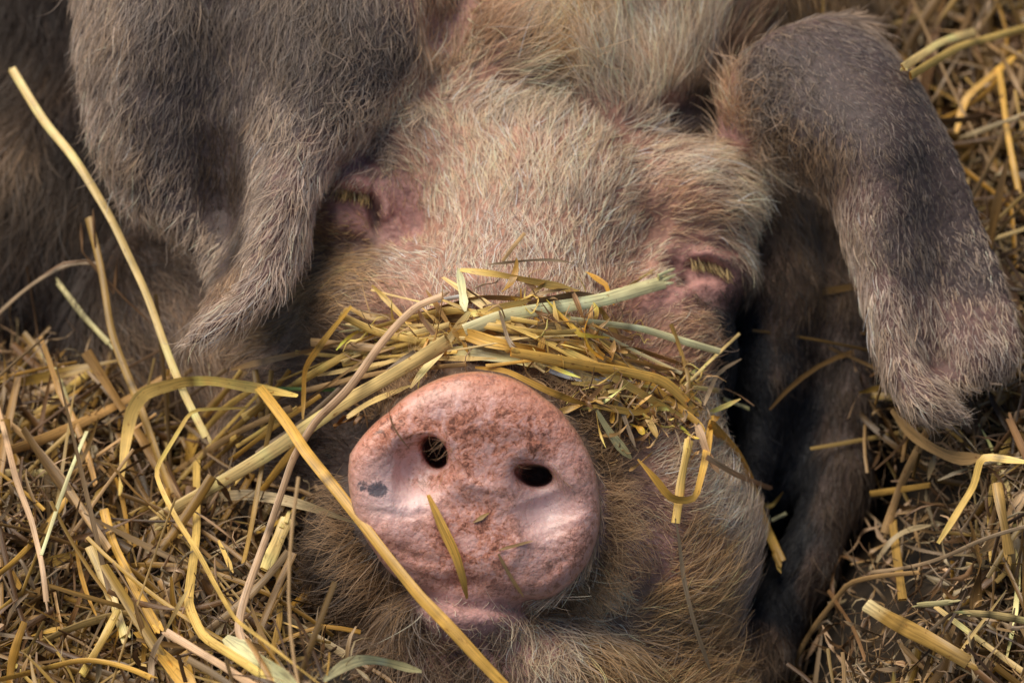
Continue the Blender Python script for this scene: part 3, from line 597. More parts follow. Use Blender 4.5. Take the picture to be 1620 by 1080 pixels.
# ------------------------------------------------------------------ bedding ground
def bed_depth(px, py):
    px = np.asarray(px, float); py = np.asarray(py, float)
    d = np.interp(py, [-400, 0, 300, 600, 850, 1080, 1500], [1750, 1150, 880, 500, 260, 70, -330])
    d = d + 60 * np.sin(px / 170 + 1) + 26 * np.sin(px / 61 + py / 83) + 22 * np.sin(py / 47 - px / 90)
    d = d + 230 * np.exp(-(((px - 1340) / 130) ** 2 + ((py - 800) / 240) ** 2)) + 160 * np.exp(-(((px - 470) / 70) ** 2 + ((py - 880) / 130) ** 2))
    win_ = lambda a, b, s, v: 1 / (1 + np.exp(-(v - a) / s)) / (1 + np.exp((v - b) / s))
    d = d + 520 * win_(545, 1285, 22, px) * win_(430, 3000, 30, py) - 420 * win_(440, 700, 30, px) * win_(1062, 3000, 12, py)
    d = d + 420 * win_(-3000, 260, 40, px) * win_(100, 520, 30, py)
    d = d + 210 * win_(190, 500, 30, px) * win_(520, 760, 40, py)
    d = d + 130 * np.clip((px - 1150) / 400, 0, 1) * np.clip((py - 500) / 400, 0, 1)
    return d
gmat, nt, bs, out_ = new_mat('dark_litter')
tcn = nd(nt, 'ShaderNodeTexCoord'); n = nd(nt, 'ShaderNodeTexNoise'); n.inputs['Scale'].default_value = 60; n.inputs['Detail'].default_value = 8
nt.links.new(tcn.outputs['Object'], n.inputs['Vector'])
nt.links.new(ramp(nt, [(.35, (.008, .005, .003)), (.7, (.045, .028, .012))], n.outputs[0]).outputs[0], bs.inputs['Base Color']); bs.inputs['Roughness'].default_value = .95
xs = np.arange(-900, 2600, 25.0); ys = np.arange(-420, 1620, 25.0); XX, YY = np.meshgrid(xs, ys)
gv = W(XX.ravel(), YY.ravel(), (bed_depth(XX, YY) + 60).ravel()); nx_ = len(xs)
ii, jj = np.meshgrid(np.arange(len(ys) - 1), np.arange(nx_ - 1), indexing='ij'); q0 = (ii * nx_ + jj).ravel()
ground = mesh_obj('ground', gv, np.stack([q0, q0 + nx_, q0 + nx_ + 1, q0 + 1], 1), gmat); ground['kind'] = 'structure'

# ------------------------------------------------------------------ straw
COL = dict(gold=(.76, .44, .085), yel=(.84, .56, .15), pale=(.88, .63, .25), cream=(.95, .79, .42), tan=(.50, .31, .13), brown=(.24, .13, .055), dry=(.40, .28, .16),
           green=(.60, .52, .24), ochre=(.40, .24, .06), pink=(.72, .47, .26), grey=(.52, .40, .22), white=(.86, .84, .78), dark=(.10, .06, .03), leaf=(.12, .22, .05))
smat, nt, bs, out_ = new_mat('straw'); L = nt.links.new
att = nd(nt, 'ShaderNodeAttribute', attribute_name='straw_colour')
uv = nd(nt, 'ShaderNodeUVMap', uv_map='grain')
mp = nd(nt, 'ShaderNodeMapping'); mp.inputs['Scale'].default_value = (.012, 9, 1); L(uv.outputs[0], mp.inputs[0])
ns = nd(nt, 'ShaderNodeTexNoise'); ns.inputs['Scale'].default_value = 1.0; ns.inputs['Detail'].default_value = 5; L(mp.outputs[0], ns.inputs['Vector'])
st = ramp(nt, [(.30, (.50,) * 3), (.5, (.92,) * 3), (.72, (1.22,) * 3)], ns.outputs[0])
c1 = mixc(nt, att.outputs['Color'], st.outputs[0], 1.0, 'MULTIPLY')
mp2 = nd(nt, 'ShaderNodeMapping'); mp2.inputs['Scale'].default_value = (.05, 3, 1); L(uv.outputs[0], mp2.inputs[0])
n2s = nd(nt, 'ShaderNodeTexNoise'); n2s.inputs['Scale'].default_value = 1.0; n2s.inputs['Detail'].default_value = 4; n2s.inputs['Roughness'].default_value = .7; L(mp2.outputs[0], n2s.inputs['Vector'])
spt = ramp(nt, [(.60, (0,) * 3), (.68, (1,) * 3)], n2s.outputs[0])
c2 = mixc(nt, c1, mixc(nt, c1, (.42, .24, .12), 1.0, 'MULTIPLY'), math_(nt, 'MULTIPLY', spt.outputs[0], .8))
L(c2, bs.inputs['Base Color']); bs.inputs['Roughness'].default_value = .40; bs.inputs['Specular IOR Level'].default_value = .55
bpn = nd(nt, 'ShaderNodeBump'); bpn.inputs['Strength'].default_value = .5; bpn.inputs['Distance'].default_value = .0003; L(ns.outputs[0], bpn.inputs['Height']); L(bpn.outputs[0], bs.inputs['Normal'])
tr = nd(nt, 'ShaderNodeBsdfTranslucent'); L(c2, tr.inputs[0]); mx = nd(nt, 'ShaderNodeMixShader'); mx.inputs[0].default_value = .14
L(bs.outputs[0], mx.inputs[1]); L(tr.outputs[0], mx.inputs[2]); L(mx.outputs[0], out_.inputs[0])

def resample(P, step):
    P = np.asarray(P, float); seg = np.linalg.norm(np.diff(P, axis=0), axis=1); t = np.concatenate([[0], np.cumsum(seg)])
    n = max(3, int(t[-1] / step) + 1); s = np.linspace(0, t[-1], n)
    return np.stack([np.interp(s, t, P[:, c]) for c in range(P.shape[1])], 1)
NS = 8
CIRC = np.stack([np.cos(np.arange(NS) / NS * 2 * np.pi), np.sin(np.arange(NS) / NS * 2 * np.pi)], 1)
def blade(P, w, flat=.38, twist=.4, taper=(1, 1), r=rng, fold=0.0, wvar=.12):
    """swept flattened stalk along P (n,3); returns verts, faces, uv along/around per vertex"""
    n = len(P); T = np.gradient(P, axis=0); T /= np.linalg.norm(T, axis=1)[:, None] + 1e-9
    view = np.array([0, 0, -1.0]) + 0 * T
    sd = np.cross(T, view); sd /= np.linalg.norm(sd, axis=1)[:, None] + 1e-6
    up = np.cross(sd, T)
    s = np.linspace(0, 1, n); a0 = r.uniform(-1, 1) * twist * .8
    ang = a0 + twist * np.sin(s * r.uniform(2, 7) + r.uniform(0, 6)) 
    ca, sa = np.cos(ang)[:, None], np.sin(ang)[:, None]
    e1 = sd * ca + up * sa; e2 = -sd * sa + up * ca
    ww = w / 2 * (1 + wvar * np.sin(s * r.uniform(4, 12) + r.uniform(0, 6)))
    tp = np.minimum(1, taper[0] + (1 - taper[0]) * s / .18) * np.minimum(1, taper[1] + (1 - taper[1]) * (1 - s) / .18)
    ww = (ww * tp)[:, None, None]
    prof = CIRC.copy(); y = prof[:, 1] * flat * np.where(np.arange(NS) % 4 == 2, r.uniform(.25, 1.0), 1.0) + fold * (prof[:, 0] ** 2 - .5)
    R = P[:, None] + ww * (e1[:, None] * prof[None, :, 0:1] + e2[:, None] * y[None, :, None])
    Vv = R.reshape(-1, 3); i = np.arange(n - 1)[:, None] * NS; j = np.arange(NS)[None]; j2 = (j + 1) % NS
    Fc = np.stack([i + j, i + j2, i + NS + j2, i + NS + j], -1).reshape(-1, 4)
    arc = np.concatenate([[0], np.cumsum(np.linalg.norm(np.diff(P, axis=0), axis=1))])
    uu = np.repeat(arc + r.uniform(0, 4000), NS); vv = np.tile(np.abs(np.arange(NS) / NS * 2 - 1), n) + r.uniform(0, 50)
    return Vv, Fc, np.stack([uu, vv], 1)
CAP = [list(range(NS))[::-1]]
def straw_obj(name, parts, colours, parent=None):
    """parts: list of blade() tuples -> one mesh"""
    VV, FF, UU, CC = [], [], [], []; o_ = 0
    for (v, f, u), c in zip(parts, colours):
        VV.append(v); FF.append(f + o_); UU.append(u); CC.append(c if c.ndim == 2 else np.tile(c, (len(v), 1))); o_ += len(v)
    Vv, Fc, Uu, Cc = map(np.concatenate, (VV, FF, UU, CC))
    me = bpy.data.meshes.new(name); vw = world(Vv)
    me.vertices.add(len(Vv)); me.vertices.foreach_set('co', vw.astype(np.float32).ravel())
    me.loops.add(len(Fc) * 4); me.loops.foreach_set('vertex_index', Fc.ravel().astype(np.int32))
    me.polygons.add(len(Fc)); me.polygons.foreach_set('loop_start', (np.arange(len(Fc)) * 4).astype(np.int32)); me.polygons.foreach_set('loop_total', np.full(len(Fc), 4, np.int32))
    me.update(calc_edges=True); me.polygons.foreach_set('use_smooth', [True] * len(Fc))
    ev_ = np.zeros(len(me.edges) * 2, np.int32); me.edges.foreach_get('vertices', ev_); ev_ = ev_.reshape(-1, 2)
    sh_ = ((ev_[:, 0] % NS) == (ev_[:, 1] % NS)) & ((ev_[:, 0] % NS) % 4 == 0)
    sa_ = me.attributes.new('sharp_edge', 'BOOLEAN', 'EDGE'); sa_.data.foreach_set('value', sh_)
    ul = me.uv_layers.new(name='grain'); ul.data.foreach_set('uv', Uu[Fc.ravel()].astype(np.float32).ravel())
    ca = me.color_attributes.new('straw_colour', 'FLOAT_COLOR', 'POINT')
    ca.data.foreach_set('color', np.concatenate([np.clip(Cc, 0, 1), np.ones((len(Cc), 1))], 1).astype(np.float32).ravel())
    me.materials.append(smat); o = bpy.data.objects.new(name, me); C.objects.link(o)
    if parent: o.parent = parent
    return o
def scene_depth(px, py):
    a = pig_depth(px, py); b = float(bed_depth(px, py)) - 20
    return b if a is None else min(a - (0 if np.hypot((px - 752) / 203, (py - 770) / 186) < 1 else 13), b)
def tint(c, n_rings, r=rng, nodes=True):
    c = np.array(c); s = np.linspace(0, 1, n_rings)
    m = 1 + .14 * np.sin(s * r.uniform(3, 9) + r.uniform(0, 6)) + .08 * r.normal(0, 1, n_rings)
    out = c[None] * m[:, None]
    if nodes and n_rings > 14 and r.random() < .6:
        k = r.integers(4, n_rings - 4); out[k] *= .45; out[k + 1] *= 1.15
    return np.repeat(out, NS, 0)
def trace(pts, lift, soft=0, wig=1.0):
    P = resample(np.array(pts, float), 13); n = len(P)
    for _ in range(1 + 4 * soft):
        Q = P.copy(); Q[1:-1] = (P[:-2] + 2 * P[1:-1] + P[2:]) / 4; P = Q
    P[:, 0] += wig * np.sin(np.arange(n) * .35 + rng.uniform(0, 6)); P[:, 1] += wig * np.sin(np.arange(n) * .31 + rng.uniform(0, 6))
    sdep = np.array([scene_depth(*q) for q in P[::2]]); tq = np.linspace(0, 1, n)[::2]; t = np.linspace(0, 1, n)
    best = None
    A_ = np.stack([np.ones(len(tq)), tq, 4 * tq * (1 - tq)], 1)
    for _ in range(6):                                            # an arc that rests on what lies below it
        cf_, *_ = np.linalg.lstsq(A_, sdep, rcond=None); f_ = A_ @ cf_; sdep = np.minimum(sdep, f_ + 25)
    cf_[2] = np.clip(cf_[2], -90, 90)
    f_ = A_ @ cf_; raw = np.array([scene_depth(*q) for q in P[::2]])
    sh = min(0, np.quantile(raw - f_, .06)); d = cf_[0] + cf_[1] * t + cf_[2] * 4 * t * (1 - t) + sh - lift
    return W(P[:, 0], P[:, 1], d)
STRAWS = [
# (label, width, colour, lift, points, kind s=stalk b=blade, soft)
('long pale stalk standing up to the left in front of the hanging ear', 13, 'pale', 150, [(18,108),(75,200),(110,240),(180,350),(225,450),(262,550),(300,640),(325,692)], 's', 1),
('orange brown stem with a shredded top, left of the long pale stalk', 12, 'ochre', 110, [(140,345),(160,430),(178,530),(205,605),(235,680),(272,780)], 's', 1),
('broad yellow blade folded over like an arch below the drooping ear tip', 20, 'yel', 70, [(190,782),(200,700),(208,650),(225,622),(290,603),(335,600),(400,612),(470,627)], 'b', 0),
('thin bright yellow straw zigzagging down from below the ear tip to the bottom edge', 8, 'yel', 60, [(392,646),(302,648),(245,745),(260,785),(280,825),(320,885),(372,980),(450,1040),(512,1085)], 'b', 0),
('thick pale split stalk pointing down left from the top of the snout', 22, 'pale', 74, [(253,820),(330,775),(415,722),(465,690),(560,628),(633,584),(710,540)], 's', 0),
('long golden stalk lying across the lower left edge of the snout disc', 17, 'gold', 16, [(410,612),(462,680),(482,712),(540,785),(600,862),(665,945),(722,1003),(800,1085)], 's', 0),
('long pinkish stalk running from the clump above the snout down to the bottom left', 12, 'pink', 30, [(700,468),(660,484),(633,510),(600,548),(550,615),(500,665),(465,725),(435,805),(415,865),(385,955),(375,995),(412,1085)], 's', 0),
('wide dull beige blade bending into the left rim of the snout', 16, 'grey', 24, [(300,797),(345,786),(380,781),(450,790),(510,806),(562,826)], 'b', 1),
('short cut stub of pale straw left of the chin', 20, 'pale', 60, [(455,820),(438,862),(420,902)], 's', 0),
('golden straw rising to a bend beside the cheek, left of the clump', 10, 'gold', 40, [(555,485),(520,530),(482,582),(478,662)], 'b', 0),
('upright yellow stalk kinked above the bottom edge, left of the chin', 14, 'yel', 30, [(312,730),(310,840),(298,955),(320,1005),(375,1040),(440,1085)], 's', 0),
('thin orange straw upright between the arch blade and the snout', 8, 'ochre', 20, [(435,640),(420,715),(405,790),(385,890)], 's', 1),
('pale stalk with a cut top standing in the bedding at the lower left', 16, 'pale', 20, [(142,865),(165,920),(185,965),(197,1005)], 's', 0),
('golden leaning stalk just right of the pale cut one at the lower left', 14, 'gold', 34, [(165,805),(180,860),(215,935),(252,998)], 's', 0),
('long olive gold stalk sloping from the left edge into the bedding', 12, 'tan', 40, [(-12,648),(45,695),(95,750),(135,815),(172,868)], 's', 0),
('thin freckled stalk rising along the left edge', 9, 'pink', 60, [(-6,640),(25,755),(50,820),(65,890),(73,952)], 's', 0),
('thin whitish straw crossing the sloping stalks near the left edge', 6, 'cream', 70, [(138,683),(108,755),(85,815),(65,877)], 's', 0),
('short level straw poking in from the left edge', 12, 'pale', 30, [(-20,748),(30,746),(76,748)], 's', 0),
('yellow straw leaning left across the bedding near the bottom left', 12, 'yel', 44, [(186,965),(160,1015),(130,1066)], 's', 0),
('broad golden stalk sloping out of the bottom edge, left of the middle', 28, 'gold', 24, [(215,1000),(262,1040),(312,1095)], 'b', 0),
('long thin arched straw along the bottom left corner', 9, 'gold', 60, [(-15,1078),(75,1055),(135,1040),(200,1055),(238,1072)], 's', 1),
('dull pink stalk sloping down to the bottom edge beside the kinked yellow one', 12, 'pink', 60, [(262,1000),(350,1050),(408,1088)], 's', 0),
('short straw leaning right above the dull pink stalk', 8, 'pale', 60, [(262,998),(280,960),(296,932)], 'b', 0),
('straw curving down out of the bottom edge at the foot of the dull pink stalk', 9, 'dry', 50, [(240,1085),(235,1030),(262,1000)], 'b', 1),
('yellow straw slanting from the ear tip side up to the clump', 12, 'yel', 14, [(385,660),(480,600),(568,550)], 's', 0),
('thin tan straw lying above the slanting yellow one, below the cheek', 10, 'tan', 22, [(365,585),(440,565),(562,538)], 'b', 1),
('short yellow straw under the slanting one, left of the snout', 7, 'yel', 26, [(375,705),(470,645)], 's', 0),
('dim golden straw half hidden behind the arch blade', 8, 'ochre', 4, [(272,752),(360,685)], 's', 0),
('small upright chip of straw in the hollow left of the chin', 8, 'yel', 20, [(345,855),(370,905)], 'b', 0),
('olive stalk bending down out of the shade at the left', 8, 'green', 30, [(50,540),(95,590),(120,695)], 's', 1),
('blurred yellow straw at the back of the bedding on the left', 12, 'yel', 14, [(155,582),(55,655)], 's', 0),
('thin dull straw crossing the blurred yellow one at the back left', 6, 'dry', 30, [(130,578),(196,650)], 's', 0),
('grey tan stalk pointing down right toward the chin', 12, 'grey', 26, [(425,960),(485,997),(546,1036)], 's', 0),
('orange brown freckled straw standing at the bottom, left of the chin', 9, 'ochre', 44, [(441,895),(442,980),(425,1058)], 's', 0),
('cream leaf curling over at the bottom edge under the chin', 17, 'cream', 50, [(512,1075),(545,1047),(575,1040),(610,1046),(668,1062)], 'b', 1),
('wide cream leaf running out of the bottom edge left of the chin', 32, 'cream', 30, [(355,1008),(390,1035),(430,1060),(480,1095)], 'b', 1),
('single green stem among the yellow straw left of the snout', 6, 'leaf', 20, [(440,615),(500,617),(560,616)], 's', 0),
('thin arched pale straw in front of the dark shoulder at the far left', 6, 'dry', 90, [(-5,500),(40,455),(90,422),(130,412),(162,420)], 's', 1),
('blurred olive straw hanging in front of the shoulder on the left', 9, 'green', 10, [(92,448),(130,500),(172,542)], 's', 0),
('short yellow straw lying on the front of the snout disc', 15, 'gold', 5, [(677,782),(697,830),(721,878),(733,916),(740,946)], 'b', 0),
('faint ochre sliver stuck to the lower part of the snout disc', 6, 'tan', 2, [(788,876),(806,908),(830,943)], 'b', 0),
('tiny orange chip stuck to the middle of the snout disc', 7, 'ochre', 2, [(750,827),(774,811)], 'b', 0),
('dark olive sliver lying level on the snout disc', 5, 'tan', 3, [(790,869),(842,856)], 'b', 0),
('hair thin brown root curving over the upper left rim of the snout', 3.2, 'brown', 4, [(646,613),(608,642),(615,664),(629,688),(648,709)], 'b', 1),
('wide brown tan bundle of leaf lying across the left half of the clump', 20, 'tan', 2, [(540,545),(580,527),(660,512),(760,494)], 'b', 0),
('brown leaf with a ragged upper edge along the top of the clump', 15, 'tan', 8, [(600,516),(670,497),(760,470),(840,474)], 'b', 0),
('curled golden brown leaf at the left end of the clump', 11, 'ochre', 12, [(540,500),(551,480),(563,496),(586,505),(622,500)], 'b', 0),
('pale green stalk with a split end at the left of the clump', 13, 'green', 14, [(567,516),(633,533),(693,544)], 's', 0),
('cream green straw joining the split stalk to the kinked one', 11, 'pale', 18, [(560,560),(633,536),(712,513)], 's', 0),
('thin white straw lying level at the top left of the clump', 7, 'white', 14, [(679,478),(738,467)], 's', 0),
('broad grey green stalk lying right above the snout disc', 21, 'green', 8, [(705,552),(762,558),(818,570),(862,582)], 'b', 0),
('shiny white blade lying over the right shoulder of the snout', 17, 'white', 12, [(868,586),(934,600),(1022,613)], 'b', 0),
('thick pale stalk with a frayed end pointing up right toward the closed eye', 21, 'cream', 18, [(736,524),(799,500),(873,486),(957,473),(1048,448)], 's', 0),
('thin splinter beside the frayed end of the thick pale stalk', 7, 'pale', 18, [(950,476),(985,457),(1018,438)], 'b', 0),
('dark brown leaf lying on the thick pale stalk', 13, 'brown', 26, [(836,480),(875,470),(901,466),(955,470)], 'b', 0),
('yellow straw fanning right from the kink in the middle of the clump', 14, 'yel', 28, [(737,498),(800,486),(840,475)], 'b', 0),
('golden blade with a shiny fold arching right from the kink', 19, 'gold', 30, [(709,524),(735,527),(771,541),(818,551),(862,555)], 'b', 0),
('short cream straw standing up from the kink to the top of the clump', 14, 'cream', 34, [(725,425),(730,460),(736,493)], 'b', 0),
('yellow straw sloping right from the top of the short cream one', 12, 'yel', 30, [(728,427),(790,435),(855,447),(916,460)], 'b', 0),
('pale yellow blade dropping left from the kink to the rim of the snout', 14, 'pale', 32, [(742,494),(720,522),(697,556),(668,588),(650,613)], 'b', 0),
('crumpled pale blade along the upper left rim of the snout', 13, 'pale', 14, [(549,660),(586,635),(648,610)], 'b', 0),
('long golden stalk arching right over the snout and bending down', 16, 'gold', 34, [(808,557),(873,568),(980,586),(1049,602),(1077,627),(1098,652)], 's', 0),
('golden stalk hanging down the right side in front of the black patch', 16, 'gold', 40, [(1125,672),(1165,718),(1188,764),(1211,829),(1236,888)], 's', 0),
('golden straw folded into a square hook right of the snout', 13, 'gold', 32, [(1126,658),(1114,732),(1100,790),(1063,790),(1040,760),(1008,727)], 'b', 0),
('ochre stalk hanging straight down beside the square hook', 14, 'yel', 18, [(1091,695),(1077,760),(1068,828)], 's', 0),
('withered leaf hanging from the ochre stalk down to the chin', 8, 'dry', 14, [(1068,820),(1074,860),(1078,905),(1098,980),(1126,1068)], 'b', 1),
('cream white stick pointing right below the closed eye', 11, 'cream', 24, [(900,505),(957,512),(1017,521),(1072,537),(1138,555)], 's', 0),
('thin pale straw poking up right in front of the black cheek patch', 5, 'pale', 30, [(1084,610),(1120,574),(1170,528)], 's', 0),
('narrow leaf curving up with a bent tip in front of the black cheek patch', 7, 'dry', 34, [(1114,642),(1125,612),(1137,588),(1174,567)], 'b', 0),
('short pale straw pointing level to the right at the end of the clump', 7, 'pale', 28, [(1096,612),(1134,616),(1172,624)], 's', 0),
('broken cream splinter just under the level pale straw', 6, 'cream', 28, [(1145,631),(1184,646)], 's', 0),
('flat pinkish cream straw pointing right across the hanging golden stalk', 9, 'pink', 56, [(1119,723),(1165,750),(1218,771)], 's', 0),
('small yellow straw with an elbow at the end of the hanging stalk', 7, 'yel', 46, [(1197,787),(1218,808),(1239,778)], 'b', 0),
('tiny cream straw sticking out below the elbow straw', 6, 'cream', 46, [(1220,824),(1244,812)], 's', 0),
('rough brown stem running up toward the closed eye', 7, 'ochre', 26, [(1062,512),(1077,556),(1090,602),(1086,640)], 's', 0),
('thin brown straw poking up onto the forehead above the clump', 6, 'tan', 20, [(795,412),(812,390),(831,368)], 's', 0),
('very thin arched straw along the top of the clump', 4.5, 'dry', 24, [(771,418),(827,411),(883,409),(912,418)], 'b', 1),
('ochre straw hanging down to the right of the dark brown leaf', 11, 'ochre', 10, [(947,484),(970,519),(990,566)], 'b', 0),
('shrivelled brown leaf hanging over the golden blade', 8, 'dry', 42, [(790,492),(799,519),(804,542),(822,556)], 'b', 0),
('dry slanting straw under the thick pale stalk', 10, 'pale', 8, [(887,491),(920,523),(947,566)], 's', 0),
('golden straw draped along the upper right rim of the snout', 10, 'gold', 16, [(751,580),(799,584),(827,598),(864,617),(910,636),(940,643)], 'b', 0),
('golden straw bent into a V right of the snout', 10, 'gold', 30, [(938,643),(975,647),(1017,655),(1056,627)], 'b', 0),
('pale green leaf hanging below the V shaped straw', 14, 'green', 26, [(943,650),(961,681),(984,709),(1000,725)], 'b', 0),
('narrow dry leaf hanging beside the pale green one', 8, 'dry', 30, [(975,620),(989,667),(1004,706)], 'b', 0),
('crumpled pinkish leaf hanging at the right end of the clump', 13, 'pink', 34, [(1100,664),(1119,713),(1138,748)], 'b', 0),
('thin diagonal straw crossing under the arching golden stalk', 8, 'ochre', 28, [(932,650),(960,620),(992,600)], 'b', 0),
('tan straw arching up from the bottom edge on the right', 8, 'tan', 50, [(1247,1085),(1267,1027),(1293,982),(1342,920),(1387,911),(1455,906)], 's', 0),
('thick ochre stub with a pale cut tip in the lower right bedding', 24, 'ochre', 60, [(1371,956),(1409,978),(1467,1009),(1531,1048)], 's', 0),
('twisted beige leaf standing up under the end of the right ear', 14, 'yel', 70, [(1484,858),(1511,818),(1542,769),(1551,722),(1632,731)], 'b', 0),
('broad tan leaf curving out from beneath the right ear tip', 20, 'tan', 60, [(1411,649),(1436,680),(1471,707),(1516,729),(1562,722)], 'b', 1),
('dim tan stalk dropping from under the right ear tip into the dark', 14, 'tan', 40, [(1467,680),(1427,764),(1400,842)], 's', 0),
('short dim straw lying level in the dark gap on the right', 10, 'ochre', 50, [(1378,780),(1471,767)], 's', 0),
('curling beige leaf at the edge of the dark gap on the right', 10, 'grey', 60, [(1387,888),(1400,862),(1431,836),(1473,831)], 'b', 1),
('long thin tan straw reaching to the right edge', 6, 'dry', 66, [(1378,904),(1427,898),(1489,884),(1556,853),(1632,829)], 's', 1),
('pale straw with dark bands lying near the right edge', 12, 'pale', 70, [(1522,969),(1573,973),(1632,984)], 's', 0),
('small yellow green straw above the thick ochre stub', 9, 'green', 54, [(1453,956),(1507,951)], 's', 0),
('thin brown stem rising through the lower right bedding', 6, 'brown', 50, [(1311,933),(1351,996),(1369,1046)], 's', 0),
('dark upright straw standing beside the dark gap on the right', 14, 'ochre', 30, [(1413,822),(1427,949)], 's', 0),
('reddish brown stalk at the right edge below the ear', 12, 'brown', 60, [(1596,662),(1626,730)], 's', 0),
('broad dim upright stalk near the right edge', 16, 'ochre', 40, [(1578,764),(1596,877)], 's', 0),
('long yellow green stalk reaching to the top right edge behind the ear', 13, 'yel', 60, [(1440,121),(1521,71),(1634,42)], 's', 0),
('thick beige stalk above the ear at the top right', 14, 'pale', 50, [(1428,108),(1489,65),(1543,50)], 's', 0),
('yellow straw with an elbow behind the right ear', 14, 'gold', 50, [(1513,209),(1528,155),(1614,82)], 'b', 0),
('pale grey straw reaching to the right edge behind the ear', 9, 'grey', 60, [(1530,214),(1632,180)], 's', 0),
('brown gold stalk hanging straight down near the top right edge', 10, 'gold', 56, [(1580,108),(1592,200),(1612,300)], 's', 0),
]
for (label, w, ck, lift, pts, kd, soft_) in STRAWS:
    if min(p[0] for p in pts) > 1240 or (max(p[0] for p in pts) < 520 and max(p[1] for p in pts) > 850): lift += 42
    P = trace(pts, lift, soft_)
    base_c = np.minimum(np.array(COL[ck]) * 1.1, .95)
    if kd == 's': parts = [blade(P, w * 1.05, flat=.34, twist=.28, wvar=.08)]
    else: parts = [blade(P, w, flat=.13, twist=.55, fold=.22, taper=(.45, .25), wvar=.16)]
    cs = [tint(base_c, len(P))]
    if 'frayed' in label or 'split' in label:                     # torn fibres at the end
        e = -1 if 'frayed' in label else 0; T_ = P[e] - P[e - 5 if e else 5]; T_ /= np.linalg.norm(T_)
        for q in range(5):
            dv_ = T_ + rng.normal(0, .13, 3); Pq = P[e] - T_ * 12 + dv_[None] * np.linspace(0, rng.uniform(24, 46), 7)[:, None] + np.array([0, rng.normal(0, w * .3), 0])
            parts.append(blade(Pq, w * .28, flat=.4, taper=(1, .3))); cs.append(tint(base_c, 7, nodes=False))
    elif kd == 's' and w > 8:                                     # splinters where the stalk broke
        for e in (0, -1):
            if rng.random() < .65:
                T_ = P[e] - P[4 if e == 0 else -5]; T_ /= np.linalg.norm(T_)
                for q in range(2): 
                    Pq = P[e] - T_ * 16 + (T_ + rng.normal(0, .08, 3))[None] * np.linspace(0, rng.uniform(20, 34), 6)[:, None] + rng.normal(0, w * .18, 3) * [1, 1, .3]
                    parts.append(blade(Pq, w * .42, flat=.25, taper=(1, .15))); cs.append(tint(base_c * 1.1, 6, nodes=False))
    if 'shredded' in label:
        for q, pp in enumerate([[(160,425),(150,385),(147,330)], [(160,430),(130,400),(128,352)], [(163,440),(140,412),(100,416),(60,440)], [(165,440),(180,465),(186,408)], [(166,440),(205,480),(240,512)]]):
            Pq = W(*np.array(resample(pp, 9)).T, P[4][2] - 4 + rng.normal(0, 3)); parts.append(blade(Pq, 5, flat=.5, twist=1, taper=(1, .3))); cs.append(tint(COL['brown'], len(Pq), nodes=False))
    if 'dark bands' in label: cs[0] = cs[0] * np.repeat(np.where((np.arange(len(P)) % 3) == 0, .25, 1.0), NS)[:, None]
    if 'pale cut tip' in label: k_ = np.repeat(np.clip(1 - np.arange(len(P)) / 3, 0, 1), NS)[:, None]; cs[0] = cs[0] * (1 - k_) + np.array(COL['cream']) * k_
    nm = 'straw_leaf' if kd == 'b' else 'straw_stalk'
    o = straw_obj(nm, parts, cs); o['label'] = label; o['category'] = 'straw'

NEST = np.array([(430, 612), (560, 552), (700, 520), (850, 545), (980, 585), (1110, 640)], float)
def along(q): return np.array([np.interp(q, np.linspace(0, 1, 6), NEST[:, i]) for i in (0, 1)])
for q in range(50):
    a = rng.uniform(0, .8); b = min(1.03, a + rng.uniform(.16, .42)); off = rng.normal(0, 22); sl = rng.normal(0, 26)
    pts = [along(a) + [0, off - sl], along((a + b) / 2) + [rng.normal(0, 8), off + rng.normal(0, 10)], along(b) + [0, off + sl]]
    if any(np.hypot((p[0] - 752) / 205, (p[1] - 770) / 190) < 1.0 for p in pts): continue
    P = trace([tuple(p) for p in pts], rng.uniform(4, 30), int(rng.random() < .4)); st_ = rng.random() < .5; w_ = rng.choice([rng.uniform(3, 6), rng.uniform(6, 14)])
    c_ = np.array(COL[['gold', 'yel', 'pale', 'pale', 'yel', 'cream', 'tan'][rng.integers(7)]])
    o = straw_obj('straw_stalk' if st_ else 'straw_leaf', [blade(P, w_, flat=.34, twist=.3) if st_ else blade(P, w_ * 1.2, flat=.13, fold=.22, twist=.7, taper=(.4, .25))], [tint(c_, len(P))])
    o['label'] = 'yellow straw lying lengthwise in the clump across the top of the snout'; o['group'] = 'straws lying lengthwise in the clump'; o['category'] = 'straw'
for q in range(20):
    x0, y0 = rng.uniform(220, 430), rng.uniform(640, 860); an = rng.uniform(.35, 1.0); ln_ = rng.uniform(120, 280)
    if rng.random() < .35: an = rng.uniform(1.3, 1.9)
    ln_ = min(ln_, (y0 - 585) / math.sin(an))
    if ln_ < 60: continue
    pts = [(x0, y0), (x0 + ln_ * .5 * math.cos(an), y0 - ln_ * .5 * math.sin(an) - rng.uniform(-8, 12)), (x0 + ln_ * math.cos(an), y0 - ln_ * math.sin(an))]
    if any(np.hypot((p[0] - 752) / 215, (p[1] - 770) / 200) < 1 for p in pts): continue
    P = trace(pts, rng.uniform(0, 30), 0); w_ = rng.uniform(5, 12)
    c_ = np.array(COL[['gold', 'yel', 'tan', 'ochre', 'dry', 'yel'][rng.integers(6)]])
    o = straw_obj('straw_stalk', [blade(P, w_, flat=.34, twist=.3)], [tint(c_, len(P))])
    o['label'] = 'straw leaning up from the heap toward the left end of the clump'; o['group'] = 'straws leaning between the heap and the clump'; o['category'] = 'straw'

